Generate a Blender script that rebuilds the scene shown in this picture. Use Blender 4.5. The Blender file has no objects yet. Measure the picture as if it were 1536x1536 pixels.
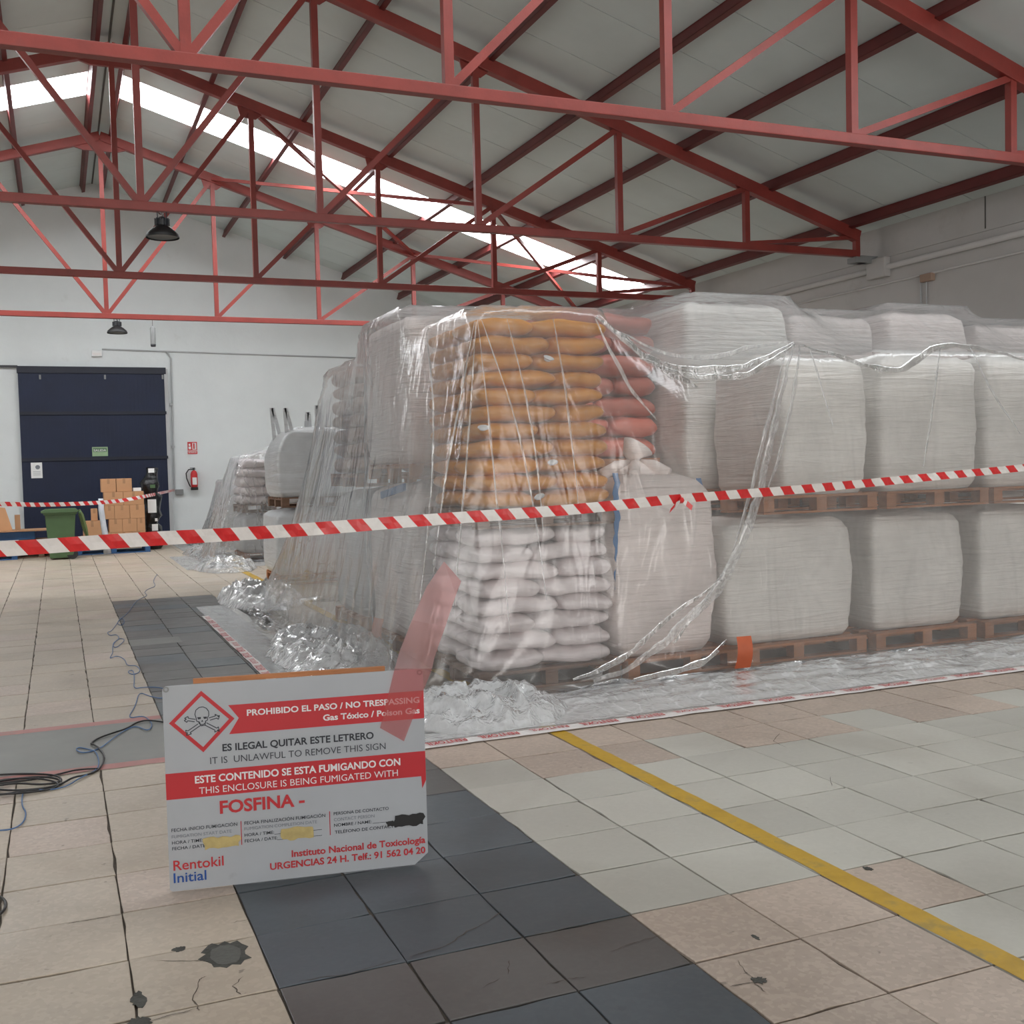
import bpy, bmesh, math, random
import numpy as np
from mathutils import Vector, Matrix, noise as mnoise

# ------------------------------------------------------------------ camera
scene = bpy.context.scene
COL = scene.collection
F = 1614.4677
R = np.array([[0., 0, 0]] * 3)
def _d(x, y):
    v = np.array([x - 768., y - 768., F]); return v / np.linalg.norm(v)
_X = _d(4603., 602.); _Y = _d(86., 714.); _Z = np.cross(_Y, _X)
if _Z[1] > 0: _Z = -_Z
R = np.stack([_X, _Y, _Z])
EYE = np.array([0., 0., 1.6])
cam_data = bpy.data.cameras.new('camera')
cam_data.sensor_width = 36.0
cam_data.lens = F / 1536 * 36
cam_data.clip_end = 200
cam = bpy.data.objects.new('camera', cam_data)
_r = R @ np.array([1., 0, 0]); _u = R @ np.array([0., -1, 0]); _b = R @ np.array([0., 0, -1])
cam.matrix_world = Matrix(((_r[0], _u[0], _b[0], 0), (_r[1], _u[1], _b[1], 0), (_r[2], _u[2], _b[2], 1.6), (0, 0, 0, 1)))
COL.objects.link(cam)
scene.camera = cam

# ------------------------------------------------------------------ world, light, exposure
world = bpy.data.worlds.new('world'); scene.world = world
world.use_nodes = True
world.node_tree.nodes['Background'].inputs[0].default_value = (0.75, 0.82, 0.9, 1)
world.node_tree.nodes['Background'].inputs[1].default_value = 1.0
scene.view_settings.view_transform = 'Standard'
scene.view_settings.look = 'None'
scene.view_settings.exposure = 0.25
scene.view_settings.gamma = 1.0
scene.view_settings.use_curve_mapping = False
scene.cycles.transparent_max_bounces = 64
scene.cycles.max_bounces = 8
scene.cycles.caustics_reflective = False
scene.cycles.caustics_refractive = False
SKYLIGHT = 15.0          # how brightly the translucent roof sheets glow
SKYLIGHT_NEAR = 6.5      # unseen strip over the camera, glow turned down to dim the foreground
FILL_BACK = 5.3       # fill panels added on the unseen back wall to light vertical fronts

# ------------------------------------------------------------------ helpers
rng = random.Random(7)
ordn = ['first', 'second', 'third', 'fourth', 'fifth', 'sixth', 'seventh', 'eighth', 'ninth', 'tenth', 'eleventh', 'twelfth', 'thirteenth']
def hit(x, y, axis, val):
    r = R @ np.array([x - 768., y - 768., F]); t = (val - EYE[axis]) / r[axis]
    return EYE + t * r
def S(c, a=1):            # sRGB 0-255 -> linear
    o = []
    for v in c:
        v /= 255.; o.append(v / 12.92 if v <= .04045 else ((v + .055) / 1.055) ** 2.4)
    return (*o, a)
def tag(o, label=None, cat=None, group=None, kind=None):
    if label: o['label'] = label
    if cat: o['category'] = cat
    if group: o['group'] = group
    if kind: o['kind'] = kind
    return o
def empty(name, loc=(0, 0, 0), rz=0, label=None, cat=None, group=None, kind=None):
    o = bpy.data.objects.new(name, None); COL.objects.link(o)
    o.location = loc; o.rotation_euler = (0, 0, rz)
    return tag(o, label, cat, group, kind)
def inst(name, mesh, parent=None, loc=(0, 0, 0), rot=(0, 0, 0), scale=(1, 1, 1)):
    o = bpy.data.objects.new(name, mesh); COL.objects.link(o)
    o.location = loc; o.rotation_euler = rot; o.scale = scale
    if parent: o.parent = parent
    return o
class MB:
    def __init__(s): s.v = []; s.f = []; s.m = []
    def add(s, vs, fs, mi=0):
        n = len(s.v); s.v += [tuple(v) for v in vs]; s.f += [tuple(n + i for i in f) for f in fs]; s.m += [mi] * len(fs)
        return s
    def box(s, x0, x1, y0, y1, z0, z1, mi=0):
        vs = [(x0, y0, z0), (x1, y0, z0), (x1, y1, z0), (x0, y1, z0), (x0, y0, z1), (x1, y0, z1), (x1, y1, z1), (x0, y1, z1)]
        return s.add(vs, [(0, 3, 2, 1), (4, 5, 6, 7), (0, 1, 5, 4), (1, 2, 6, 5), (2, 3, 7, 6), (3, 0, 4, 7)], mi)
    def beam(s, a, b, w, h, up=(0, 0, 1), mi=0):
        a = Vector(a); b = Vector(b); d = (b - a).normalized(); up = Vector(up)
        sd = d.cross(up)
        if sd.length < 1e-4: sd = d.cross(Vector((0, 1, 0)))
        sd.normalize(); u = sd.cross(d).normalized(); sd *= w / 2; u *= h / 2
        vs = [a - sd - u, a + sd - u, a + sd + u, a - sd + u, b - sd - u, b + sd - u, b + sd + u, b - sd + u]
        return s.add(vs, [(0, 1, 2, 3), (7, 6, 5, 4), (0, 4, 5, 1), (1, 5, 6, 2), (2, 6, 7, 3), (3, 7, 4, 0)], mi)
    def tube(s, pts, r, n=8, mi=0, close=True):
        pts = [Vector(p) for p in pts]; rings = []
        rr = r if isinstance(r, (list, tuple)) else [r] * len(pts)
        nrm = None
        for i, p in enumerate(pts):
            d = (pts[min(i + 1, len(pts) - 1)] - pts[max(i - 1, 0)])
            if d.length < 1e-9: d = Vector((0, 0, 1))
            d.normalize()
            if nrm is None:
                nrm = d.orthogonal().normalized()
            nrm = (nrm - d * nrm.dot(d))
            if nrm.length < 1e-6: nrm = d.orthogonal()
            nrm.normalize(); bn = d.cross(nrm)
            rings.append([p + (nrm * math.cos(2 * math.pi * k / n) + bn * math.sin(2 * math.pi * k / n)) * rr[i] for k in range(n)])
        vs = [v for r_ in rings for v in r_]; fs = []
        for i in range(len(pts) - 1):
            for k in range(n):
                fs.append((i * n + k, i * n + (k + 1) % n, (i + 1) * n + (k + 1) % n, (i + 1) * n + k))
        if close:
            fs.append(tuple(range(n - 1, -1, -1))); fs.append(tuple((len(pts) - 1) * n + k for k in range(n)))
        return s.add(vs, fs, mi)
    def lathe(s, prof, n=24, mi=0, cx=0, cy=0):
        vs = []; fs = []
        for (r, z) in prof:
            for k in range(n):
                a = 2 * math.pi * k / n; vs.append((cx + r * math.cos(a), cy + r * math.sin(a), z))
        for i in range(len(prof) - 1):
            for k in range(n):
                fs.append((i * n + k, i * n + (k + 1) % n, (i + 1) * n + (k + 1) % n, (i + 1) * n + k))
        return s.add(vs, fs, mi)
    def prism(s, poly, y0, y1, mi=0):       # polygon in x,z extruded along y
        n = len(poly)
        vs = [(x, y0, z) for x, z in poly] + [(x, y1, z) for x, z in poly]
        fs = [tuple(range(n)), tuple(range(2 * n - 1, n - 1, -1))] + [((i + 1) % n, i, n + i, n + (i + 1) % n) for i in range(n)]
        return s.add(vs, fs, mi)
    def mesh(s, name, *mats, smooth=False, bevel=0):
        me = bpy.data.meshes.new(name); me.from_pydata(s.v, [], s.f)
        for m in mats: me.materials.append(m)
        if len(mats) > 1: me.polygons.foreach_set('material_index', s.m)
        bm = bmesh.new(); bm.from_mesh(me)
        if bevel:
            bmesh.ops.remove_doubles(bm, verts=bm.verts, dist=1e-5)
            bmesh.ops.bevel(bm, geom=bm.edges[:], offset=bevel, segments=2, affect='EDGES', profile=.6, clamp_overlap=True)
        bmesh.ops.recalc_face_normals(bm, faces=bm.faces); bm.to_mesh(me); bm.free()
        if smooth: me.polygons.foreach_set('use_smooth', [True] * len(me.polygons))
        me.update(); return me
    def build(s, name, mats, parent=None, loc=(0, 0, 0), rot=(0, 0, 0), smooth=False, bevel=0):
        if not isinstance(mats, (list, tuple)): mats = [mats]
        return inst(name, s.mesh(name, *mats, smooth=smooth, bevel=bevel), parent, loc, rot)
def grid_mesh(name, P, mat, smooth=True):
    nu, nv = P.shape[:2]
    me = bpy.data.meshes.new(name)
    idx = np.arange(nu * nv).reshape(nu, nv)
    q = np.stack([idx[:-1, :-1], idx[1:, :-1], idx[1:, 1:], idx[:-1, 1:]], -1).reshape(-1, 4)
    me.vertices.add(nu * nv); me.vertices.foreach_set('co', P.reshape(-1).astype(np.float32))
    me.loops.add(q.size); me.loops.foreach_set('vertex_index', q.reshape(-1).astype(np.int32))
    me.polygons.add(len(q)); me.polygons.foreach_set('loop_start', (np.arange(len(q)) * 4).astype(np.int32))
    me.update(calc_edges=True)
    if smooth: me.polygons.foreach_set('use_smooth', np.ones(len(q), bool))
    uv = me.uv_layers.new(name='uv')
    U, V = np.meshgrid(np.linspace(0, nu * .06, nu), np.linspace(0, nv * .06, nv), indexing='ij')
    uv.data.foreach_set('uv', np.stack([U, V], -1).reshape(-1, 2)[q.reshape(-1)].reshape(-1).astype(np.float32))
    me.materials.append(mat); me.validate(); return me

# ------------------------------------------------------------------ materials
def newmat(name):
    m = bpy.data.materials.new(name); m.use_nodes = True
    nt = m.node_tree; return m, nt, nt.nodes, nt.links, nt.nodes['Principled BSDF']
def noisenode(nt, scale, detail=4, rough=.55, vec=None, stretch=None, coord='Object'):
    n = nt.nodes.new('ShaderNodeTexNoise'); n.inputs['Scale'].default_value = scale
    n.inputs['Detail'].default_value = detail; n.inputs['Roughness'].default_value = rough
    tc = nt.nodes.new('ShaderNodeTexCoord'); src = tc.outputs[coord]
    if stretch:
        mp = nt.nodes.new('ShaderNodeMapping'); mp.inputs['Scale'].default_value = stretch
        nt.links.new(src, mp.inputs['Vector']); src = mp.outputs[0]
    nt.links.new(src, n.inputs['Vector']); return n
def ramp(nt, fac, stops):
    r = nt.nodes.new('ShaderNodeValToRGB'); el = r.color_ramp.elements
    while len(el) < len(stops): el.new(.5)
    for e, (p, c) in zip(el, stops): e.position = p; e.color = c
    nt.links.new(fac, r.inputs[0]); return r
def mixc(nt, a, b, fac, mode='MIX'):
    n = nt.nodes.new('ShaderNodeMix'); n.data_type = 'RGBA'; n.blend_type = mode
    for i, v in ((0, fac), (6, a), (7, b)):
        if hasattr(v, 'is_linked') or hasattr(v, 'links'): nt.links.new(v, n.inputs[i])
        else: n.inputs[i].default_value = v
    return n.outputs[2]
def paint(name, rgb, rough=.55, var=.12, scale=3, bump=0.0, bscale=40, metal=0, stretch=None, spec=.5, objvar=0, dirt=None):
    m, nt, N, L, p = newmat(name)
    n = noisenode(nt, scale, 5, .6, stretch=stretch)
    c = S(rgb); lo = tuple(max(0, v * (1 - var)) for v in c[:3]) + (1,); hi = tuple(min(1, v * (1 + var)) for v in c[:3]) + (1,)
    r = ramp(nt, n.outputs[0], [(.3, lo), (.7, hi)]); out = r.outputs[0]
    if objvar:
        oi = N.new('ShaderNodeObjectInfo'); mr = N.new('ShaderNodeMapRange')
        mr.inputs[3].default_value = 1 - objvar; mr.inputs[4].default_value = 1 + objvar
        L.new(oi.outputs['Random'], mr.inputs[0])
        hs = N.new('ShaderNodeHueSaturation'); L.new(mr.outputs[0], hs.inputs['Value']); L.new(out, hs.inputs['Color']); out = hs.outputs[0]
    if dirt:
        n2 = noisenode(nt, dirt[0], 6, .65); r2 = ramp(nt, n2.outputs[0], [(dirt[1], (0, 0, 0, 1)), (dirt[1] + .12, (1, 1, 1, 1))])
        ml = N.new('ShaderNodeMath'); ml.operation = 'MULTIPLY'; ml.inputs[1].default_value = dirt[3]; L.new(r2.outputs[0], ml.inputs[0])
        out = mixc(nt, out, S(dirt[2]), ml.outputs[0])
    L.new(out, p.inputs['Base Color'])
    p.inputs['Roughness'].default_value = rough; p.inputs['Metallic'].default_value = metal
    p.inputs['Specular IOR Level'].default_value = spec
    if bump:
        nb = noisenode(nt, bscale, 4, .6, stretch=stretch); b = N.new('ShaderNodeBump'); b.inputs['Strength'].default_value = bump; b.inputs['Distance'].default_value = .02
        L.new(nb.outputs[0], b.inputs['Height']); L.new(b.outputs[0], p.inputs['Normal'])
    return m
M = {}
M['red'] = paint('oxide_red_paint', (132, 51, 44), .45, .18, 2.5, .1, 30, dirt=(5, .6, (110, 50, 48), .5))
M['purlin'] = paint('purlin_red_paint', (100, 38, 37), .5, .15, 2.0, dirt=(4, .6, (90, 40, 40), .5))
M['ceil'] = paint('roof_sheet_white', (208, 219, 219), .55, .06, .8, .05, 8, objvar=.02)
M['groove'] = paint('joint_dark', (95, 95, 92), .8)
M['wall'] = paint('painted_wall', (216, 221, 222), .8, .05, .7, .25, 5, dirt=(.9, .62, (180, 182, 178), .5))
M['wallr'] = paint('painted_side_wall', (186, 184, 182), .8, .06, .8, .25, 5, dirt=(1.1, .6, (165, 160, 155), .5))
M['door'] = paint('navy_metal', (13, 27, 56), .6, .15, 1.5, .1, 20, dirt=(2.2, .62, (24, 38, 66), .5))
M['door2'] = paint('navy_metal_dark', (9, 18, 38), .5, .15, 1.5)
M['grey'] = paint('grey_metal', (130, 132, 132), .5, .1)
M['dgrey'] = paint('dark_metal', (48, 50, 54), .45, .15)
M['black'] = paint('black_rubber', (22, 22, 24), .5, .2)
M['white'] = paint('white_plastic', (225, 226, 226), .4, .04)
M['conduit'] = paint('painted_conduit', (176, 178, 180), .6, .06)
M['wood'] = paint('pallet_wood', (166, 110, 72), .75, .22, 3, .3, 12, stretch=(1, 8, 8), objvar=.12)
M['woodd'] = paint('old_pallet_wood', (120, 92, 74), .8, .25, 3, .3, 12, stretch=(1, 8, 8), objvar=.12)
M['bluewood'] = paint('blue_pallet_wood', (52, 92, 140), .7, .2, 3, .2, 12, objvar=.08)
M['card'] = paint('corrugated_cardboard', (186, 140, 102), .8, .07, 2.5, .08, 30, objvar=.05)
M['card2'] = paint('worn_cardboard', (160, 122, 90), .85, .12, 2.5, objvar=.05)
M['green'] = paint('green_bin_plastic', (70, 98, 62), .45, .08, 4)
M['redp'] = paint('signal_red', (196, 40, 44), .4, .06)
M['sign_red'] = paint('sign_red_print', (176, 30, 40), .4, .05)
M['tape_red'] = paint('tape_red', (205, 44, 46), .35, .1, 30)
M['tape_white'] = paint('tape_white', (222, 218, 216), .35, .05, 30)
M['print_red'] = paint('red_lettering', (178, 34, 42), .5, .05)
M['print_black'] = paint('black_lettering', (30, 34, 44), .5, .05)
M['print_grey'] = paint('faded_lettering', (118, 122, 130), .5, .05)
M['print_white'] = paint('white_lettering', (214, 212, 214), .5, .04)
M['print_blue'] = paint('blue_lettering', (18, 70, 142), .5, .05)
M['board'] = paint('white_sign_board', (162, 166, 172), .35, .05, 2.5, dirt=(7, .66, (140, 142, 146), .6))
M['stain'] = paint('ochre_tape_patch', (176, 158, 104), .6, .15, 20)
M['ink'] = paint('black_marker', (10, 10, 12), .5, .1)
M['orange'] = paint('orange_tape', (180, 86, 50), .5, .1, 8)
M['yline'] = paint('yellow_floor_paint', (184, 146, 34), .5, .2, 6, .1, 20, dirt=(6, .52, (150, 128, 66), .8))
M['rline'] = paint('red_floor_paint', (158, 104, 100), .5, .12, 5, dirt=(7, .55, (140, 112, 104), .7))
M['gline'] = paint('grey_floor_paint', (112, 112, 108), .4, .1, 3, dirt=(4, .6, (128, 126, 120), .6))
M['cable_b'] = paint('black_cable', (24, 22, 24), .4, .1)
M['cable_blue'] = paint('blue_string', (70, 104, 148), .5, .1)
M['mortar'] = paint('dark_joint', (78, 70, 62), .9, .25, 8, .3, 40)
M['patch'] = paint('dark_filler', (66, 66, 62), .9, .3, 14, .6, 40)
M['blackfilm'] = paint('black_film', (20, 21, 24), .25, .3, 6, .8, 14)
M['rubble'] = paint('rubble', (150, 140, 132), .9, .25, 8)

def tilemat(name, rgb, speck, rough, var=.07):
    m, nt, N, L, p = newmat(name)
    tc = N.new('ShaderNodeTexCoord'); geo = N.new('ShaderNodeNewGeometry'); oi = N.new('ShaderNodeObjectInfo')
    n1 = N.new('ShaderNodeTexNoise'); n1.inputs['Scale'].default_value = 1.3; n1.inputs['Detail'].default_value = 6; n1.inputs['Roughness'].default_value = .6
    L.new(geo.outputs['Position'], n1.inputs['Vector'])
    c = S(rgb); lo = tuple(v * (1 - var * 1.3) for v in c[:3]) + (1,); hi = tuple(min(1, v * (1 + var)) for v in c[:3]) + (1,)
    out = ramp(nt, n1.outputs[0], [(.35, lo), (.65, hi)]).outputs[0]
    # stone chips of terrazzo
    v = N.new('ShaderNodeTexVoronoi'); v.inputs['Scale'].default_value = 60; L.new(geo.outputs['Position'], v.inputs['Vector'])
    rv = ramp(nt, v.outputs['Color'], [(.0, (0, 0, 0, 1)), (1., (1, 1, 1, 1))])
    rs = N.new('ShaderNodeSeparateColor'); L.new(v.outputs['Color'], rs.inputs[0])
    chip = ramp(nt, rs.outputs[0], [(.62, (0, 0, 0, 1)), (.66, (1, 1, 1, 1))])
    chipd = ramp(nt, rs.outputs[1], [(.80, (0, 0, 0, 1)), (.84, (1, 1, 1, 1))])
    mk = N.new('ShaderNodeMath'); mk.operation = 'MULTIPLY'; mk.inputs[1].default_value = speck; L.new(chip.outputs[0], mk.inputs[0])
    out = mixc(nt, out, tuple(min(1, x * 1.25 + .03) for x in c[:3]) + (1,), mk.outputs[0])
    mk2 = N.new('ShaderNodeMath'); mk2.operation = 'MULTIPLY'; mk2.inputs[1].default_value = speck * .8; L.new(chipd.outputs[0], mk2.inputs[0])
    out = mixc(nt, out, tuple(x * .72 for x in c[:3]) + (1,), mk2.outputs[0])
    # pits and grime
    n2 = N.new('ShaderNodeTexNoise'); n2.inputs['Scale'].default_value = 14; n2.inputs['Detail'].default_value = 3; L.new(geo.outputs['Position'], n2.inputs['Vector'])
    pit = ramp(nt, n2.outputs[0], [(.70, (0, 0, 0, 1)), (.74, (1, 1, 1, 1))])
    mk3 = N.new('ShaderNodeMath'); mk3.operation = 'MULTIPLY'; mk3.inputs[1].default_value = .65 if speck > .2 else .2; L.new(pit.outputs[0], mk3.inputs[0])
    out = mixc(nt, out, tuple(x * .3 for x in c[:3]) + (1,), mk3.outputs[0])
    n3 = N.new('ShaderNodeTexNoise'); n3.inputs['Scale'].default_value = .9; n3.inputs['Detail'].default_value = 4; n3.inputs['Distortion'].default_value = 1.2; L.new(geo.outputs['Position'], n3.inputs['Vector'])
    g = ramp(nt, n3.outputs[0], [(.45, (1, 1, 1, 1)), (.75, (.80, .78, .76, 1))])
    out = mixc(nt, out, g.outputs[0], 1.0, 'MULTIPLY')
    mr = N.new('ShaderNodeMapRange'); mr.inputs[3].default_value = .90; mr.inputs[4].default_value = 1.08; L.new(oi.outputs['Random'], mr.inputs[0])
    hs = N.new('ShaderNodeHueSaturation'); L.new(mr.outputs[0], hs.inputs['Value']); L.new(out, hs.inputs['Color'])
    L.new(hs.outputs[0], p.inputs['Base Color'])
    rr = ramp(nt, n1.outputs[0], [(.3, (rough - .1,) * 3 + (1,)), (.7, (rough + .12,) * 3 + (1,))]); L.new(rr.outputs[0], p.inputs['Roughness'])
    b = N.new('ShaderNodeBump'); b.inputs['Strength'].default_value = .25; b.inputs['Distance'].default_value = .004; L.new(n2.outputs[0], b.inputs['Height']); L.new(b.outputs[0], p.inputs['Normal'])
    return m
M['t_beige'] = tilemat('terrazzo_beige', (170, 158, 143), .22, .42)
M['t_pink'] = tilemat('terrazzo_pinkish', (173, 158, 146), .32, .45)
M['t_pale'] = tilemat('tile_pale_grey', (178, 176, 168), .08, .40, .05)
M['t_dark'] = tilemat('tile_charcoal', (84, 82, 81), .10, .40, .12)
M['t_blue'] = tilemat('tile_slate_blue', (73, 80, 86), .10, .40, .12)

def film(name, milk=.125, edge=.36, tint=(.985, .988, .995), rough=.19, bumps=.25, gl=1.1, scale=1.5, crease=.07, fine=.03):
    m, nt, N, L, p = newmat(name); N.remove(p); out = N['Material Output']
    def math_(op, a, b=None, c=None, clamp=False):
        n = N.new('ShaderNodeMath'); n.operation = op; n.use_clamp = clamp
        for i, v in enumerate((a, b, c)):
            if v is None: continue
            if isinstance(v, (int, float)): n.inputs[i].default_value = v
            else: L.new(v, n.inputs[i])
        return n.outputs[0]
    lw = N.new('ShaderNodeLayerWeight'); lw.inputs['Blend'].default_value = .45
    def ridge(sc, st, dist):
        nb = noisenode(nt, sc, 2, .5, coord='Object', stretch=st); nb.inputs['Distortion'].default_value = dist
        r = math_('ABSOLUTE', math_('SUBTRACT', nb.outputs[0], .5)); r = math_('MULTIPLY', r, 4.0); return math_('SUBTRACT', 1.0, math_('SQRT', math_('MULTIPLY_ADD', r, r, .012), clamp=True))
    r1 = ridge(scale, (1, 1, .3), .8); r2 = ridge(scale * 3.1, (1, 1, .45), 1.0); r3 = ridge(scale * 9, (1, 1, .8), .6)
    h = math_('MULTIPLY_ADD', r2, .4, r1); h = math_('MULTIPLY_ADD', r3, fine, h)
    b = N.new('ShaderNodeBump'); b.inputs['Strength'].default_value = bumps; b.inputs['Distance'].default_value = .05; L.new(h, b.inputs['Height'])
    tr = N.new('ShaderNodeBsdfTransparent'); tr.inputs[0].default_value = (*tint, 1)
    df = N.new('ShaderNodeBsdfDiffuse'); df.inputs[0].default_value = (.88, .89, .90, 1)
    tl = N.new('ShaderNodeBsdfTranslucent'); tl.inputs[0].default_value = (.88, .89, .90, 1)
    mk = N.new('ShaderNodeMixShader'); mk.inputs[0].default_value = .40; L.new(df.outputs[0], mk.inputs[1]); L.new(tl.outputs[0], mk.inputs[2])
    # whitened creases; the milk along ridges also stands in for fold highlights
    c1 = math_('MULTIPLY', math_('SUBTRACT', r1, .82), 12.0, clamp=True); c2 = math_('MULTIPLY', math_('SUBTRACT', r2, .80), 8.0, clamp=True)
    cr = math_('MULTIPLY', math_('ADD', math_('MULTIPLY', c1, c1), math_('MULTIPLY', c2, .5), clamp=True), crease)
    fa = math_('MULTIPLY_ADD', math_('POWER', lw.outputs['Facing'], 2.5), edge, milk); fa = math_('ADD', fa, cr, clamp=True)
    m1 = N.new('ShaderNodeMixShader'); L.new(fa, m1.inputs[0]); L.new(tr.outputs[0], m1.inputs[1]); L.new(mk.outputs[0], m1.inputs[2])
    fr = N.new('ShaderNodeFresnel'); fr.inputs[0].default_value = 1.5; L.new(b.outputs[0], fr.inputs['Normal'])
    fm = math_('MULTIPLY', fr.outputs[0], gl, clamp=True); fm = math_('MINIMUM', fm, .8)
    gs = N.new('ShaderNodeBsdfGlossy'); gs.inputs['Roughness'].default_value = rough; gs.inputs[0].default_value = (1, 1, 1, 1); L.new(b.outputs[0], gs.inputs['Normal'])
    m2 = N.new('ShaderNodeMixShader'); L.new(fm, m2.inputs[0]); L.new(m1.outputs[0], m2.inputs[1]); L.new(gs.outputs[0], m2.inputs[2])
    L.new(m2.outputs[0], out.inputs[0]); return m
M['film'] = film('clear_film')
M['film_thick'] = film('clear_film_bunched', .62, .25, rough=.16, bumps=.5, gl=2.0, scale=5, fine=.12)
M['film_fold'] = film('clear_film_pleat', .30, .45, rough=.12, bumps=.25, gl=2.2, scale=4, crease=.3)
M['film_skirt'] = film('clear_film_on_floor', .64, .10, rough=.22, bumps=.25, gl=1.5, scale=2.5, crease=.3, fine=.03)
M['film_far'] = film('clear_film_far', .24, .4, rough=.18, bumps=.7, gl=1.6, scale=3, fine=.1)
M['film_red'] = film('translucent_red_film', .28, .0, rough=.4, bumps=.1, gl=.15, crease=0)
nt = M['film_red'].node_tree
for n in nt.nodes:
    if n.type == 'BSDF_TRANSPARENT': n.inputs[0].default_value = (.92, .60, .60, 1)
    if n.type in ('BSDF_DIFFUSE', 'BSDF_TRANSLUCENT'): n.inputs[0].default_value = (.80, .38, .38, 1)
    
def fabric(name, rgb, wrink=.5, shine=.35, zs=16, trans=0, objvar=.04):
    m, nt, N, L, p = newmat(name)
    n = noisenode(nt, 2.2, 6, .6); c = S(rgb)
    r = ramp(nt, n.outputs[0], [(.3, tuple(v * .86 for v in c[:3]) + (1,)), (.7, tuple(min(1, v * 1.08) for v in c[:3]) + (1,))])
    oi = N.new('ShaderNodeObjectInfo'); mr = N.new('ShaderNodeMapRange'); mr.inputs[3].default_value = 1 - objvar; mr.inputs[4].default_value = 1 + objvar
    L.new(oi.outputs['Random'], mr.inputs[0]); hs = N.new('ShaderNodeHueSaturation'); L.new(mr.outputs[0], hs.inputs['Value']); L.new(r.outputs[0], hs.inputs['Color'])
    L.new(hs.outputs[0], p.inputs['Base Color']); p.inputs['Roughness'].default_value = shine
    w = noisenode(nt, 1.6, 5, .6, stretch=(1, 1, zs)); w.inputs['Distortion'].default_value = .6
    b = N.new('ShaderNodeBump'); b.inputs['Strength'].default_value = wrink; b.inputs['Distance'].default_value = .03
    L.new(w.outputs[0], b.inputs['Height']); L.new(b.outputs[0], p.inputs['Normal']); return m
M['bag'] = fabric('white_woven_bag', (240, 236, 230), .9, .42)
M['bagpink'] = fabric('pinkish_white_woven_bag', (246, 234, 229), .9, .45)
M['baggrey'] = fabric('grey_film_wrapped_bag', (205, 207, 209), .6, .3)
M['yellow'] = fabric('amber_net_sack', (218, 146, 50), .5, .28, 5, objvar=.10)
M['orangesack'] = fabric('salmon_red_sack', (206, 116, 98), .5, .35, 5, objvar=.12)
M['brownsack'] = fabric('brown_pink_sack', (196, 160, 142), .5, .4, 5, objvar=.08)
M['whitesack'] = fabric('pale_pink_film_sack', (236, 226, 226), .9, .25, 5, objvar=.05)
M['bluestrap'] = paint('blue_webbing', (66, 118, 172), .6, .1, 20)
M['knot'] = paint('pale_tied_plastic', (222, 224, 226), .6, .1, 20)

def glow(name, k, col=(.95, .98, 1, 1)):
    m, nt, N, L, p = newmat(name); N.remove(p)
    em = N.new('ShaderNodeEmission'); em.inputs[0].default_value = col; em.inputs[1].default_value = k
    L.new(em.outputs[0], N['Material Output'].inputs[0]); return m
M['sky'] = glow('glowing_roof_sheet', SKYLIGHT); M['sky_old'] = glow('glowing_roof_sheet_dirty', SKYLIGHT_NEAR); M['pane'] = glow('frosted_window_daylight', FILL_BACK, (1, .965, .93, 1))

# ------------------------------------------------------------------ room shell
XR, XL, XW, XWL = 1.0, 1.0, 11.6, -9.6
YB, YG = -10.0, 26.7
RZ, SL = 8.30, .308
def roofz(x): return RZ - SL * abs(x - 1.0)
floor = empty('floor', kind='structure')
ceiling = empty('ceiling', kind='structure')
# gable and other walls
def gable(name, y0, y1, mat):
    poly = [(XWL, -.02), (XW, -.02), (XW, roofz(XW) + .1), (1.0, RZ + .1), (XWL, roofz(XWL) + .1)]
    mb = MB(); mb.prism(poly, y0, y1); return tag(mb.build(name, mat), kind='structure')
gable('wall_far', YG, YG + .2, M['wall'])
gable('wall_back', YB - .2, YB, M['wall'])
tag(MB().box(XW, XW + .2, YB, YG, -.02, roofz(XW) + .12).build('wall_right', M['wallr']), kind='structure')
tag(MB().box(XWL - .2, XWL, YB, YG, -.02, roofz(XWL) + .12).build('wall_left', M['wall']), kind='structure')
# ceiling panels
slope_len = (XW - 1.0) / math.cos(math.atan(SL)); ang = math.atan(SL)
ys = []
y = 19.2 - 26 * 1.15
while y < YG:
    ys.append(y); y += 1.15
sky_y = [19.2, 19.2 - 12 * 1.15]
def panel_mesh(name, mat, n=1, gap=.012):
    mb = MB()
    mb.box(0, slope_len, gap / 2, 1.15 - gap / 2, 0, .04)
    return mb.mesh(name, mat)
pm = panel_mesh('ceiling_panel', M['ceil']); sm = panel_mesh('glowing_sheet', M['sky'], gap=.02)
wn = 0
sky_meshes = []
for side in (1, -1):
    for y in ys:
        if y + 1.15 > YG + .6 : continue
        rot = (0, ang, 0) if side == 1 else (0, ang, math.pi)
        loc = (1.0 + side * .0, y if side == 1 else y + 1.15, RZ)
        issky = any(abs(y - s) < .01 for s in sky_y)
        if issky:
            wn += 1
            mb = MB(); x0 = .26
            for k in range(5):           # one sheet between each pair of laps
                a = x0 + (slope_len - .5 - x0) * k / 5; b = x0 + (slope_len - .5 - x0) * (k + 1) / 5
                mb.box(a + .01, b - .01, .02, 1.13, 0, .03)
            w = mb.build('window_%d' % wn, M['sky'] if y > 15 else M['sky_old'], None, loc, rot); tag(w, kind='structure')
            q = MB(); q.box(0, x0, .006, 1.144, 0, .04); q.box(slope_len - .5, slope_len, .006, 1.144, 0, .04)
            q.build('ceiling_panel', M['ceil'], ceiling, loc, rot)
        else:
            inst('ceiling_panel', pm, ceiling, loc, rot)
mb = MB(); mb.prism([(XWL - .2, roofz(XWL) + .05), (1.0, RZ + .06), (XW + .2, roofz(XW) + .05), (XW + .2, roofz(XW) + .15), (1.0, RZ + .2), (XWL - .2, roofz(XWL) + .15)], YB - .2, YG + .2)
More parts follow.
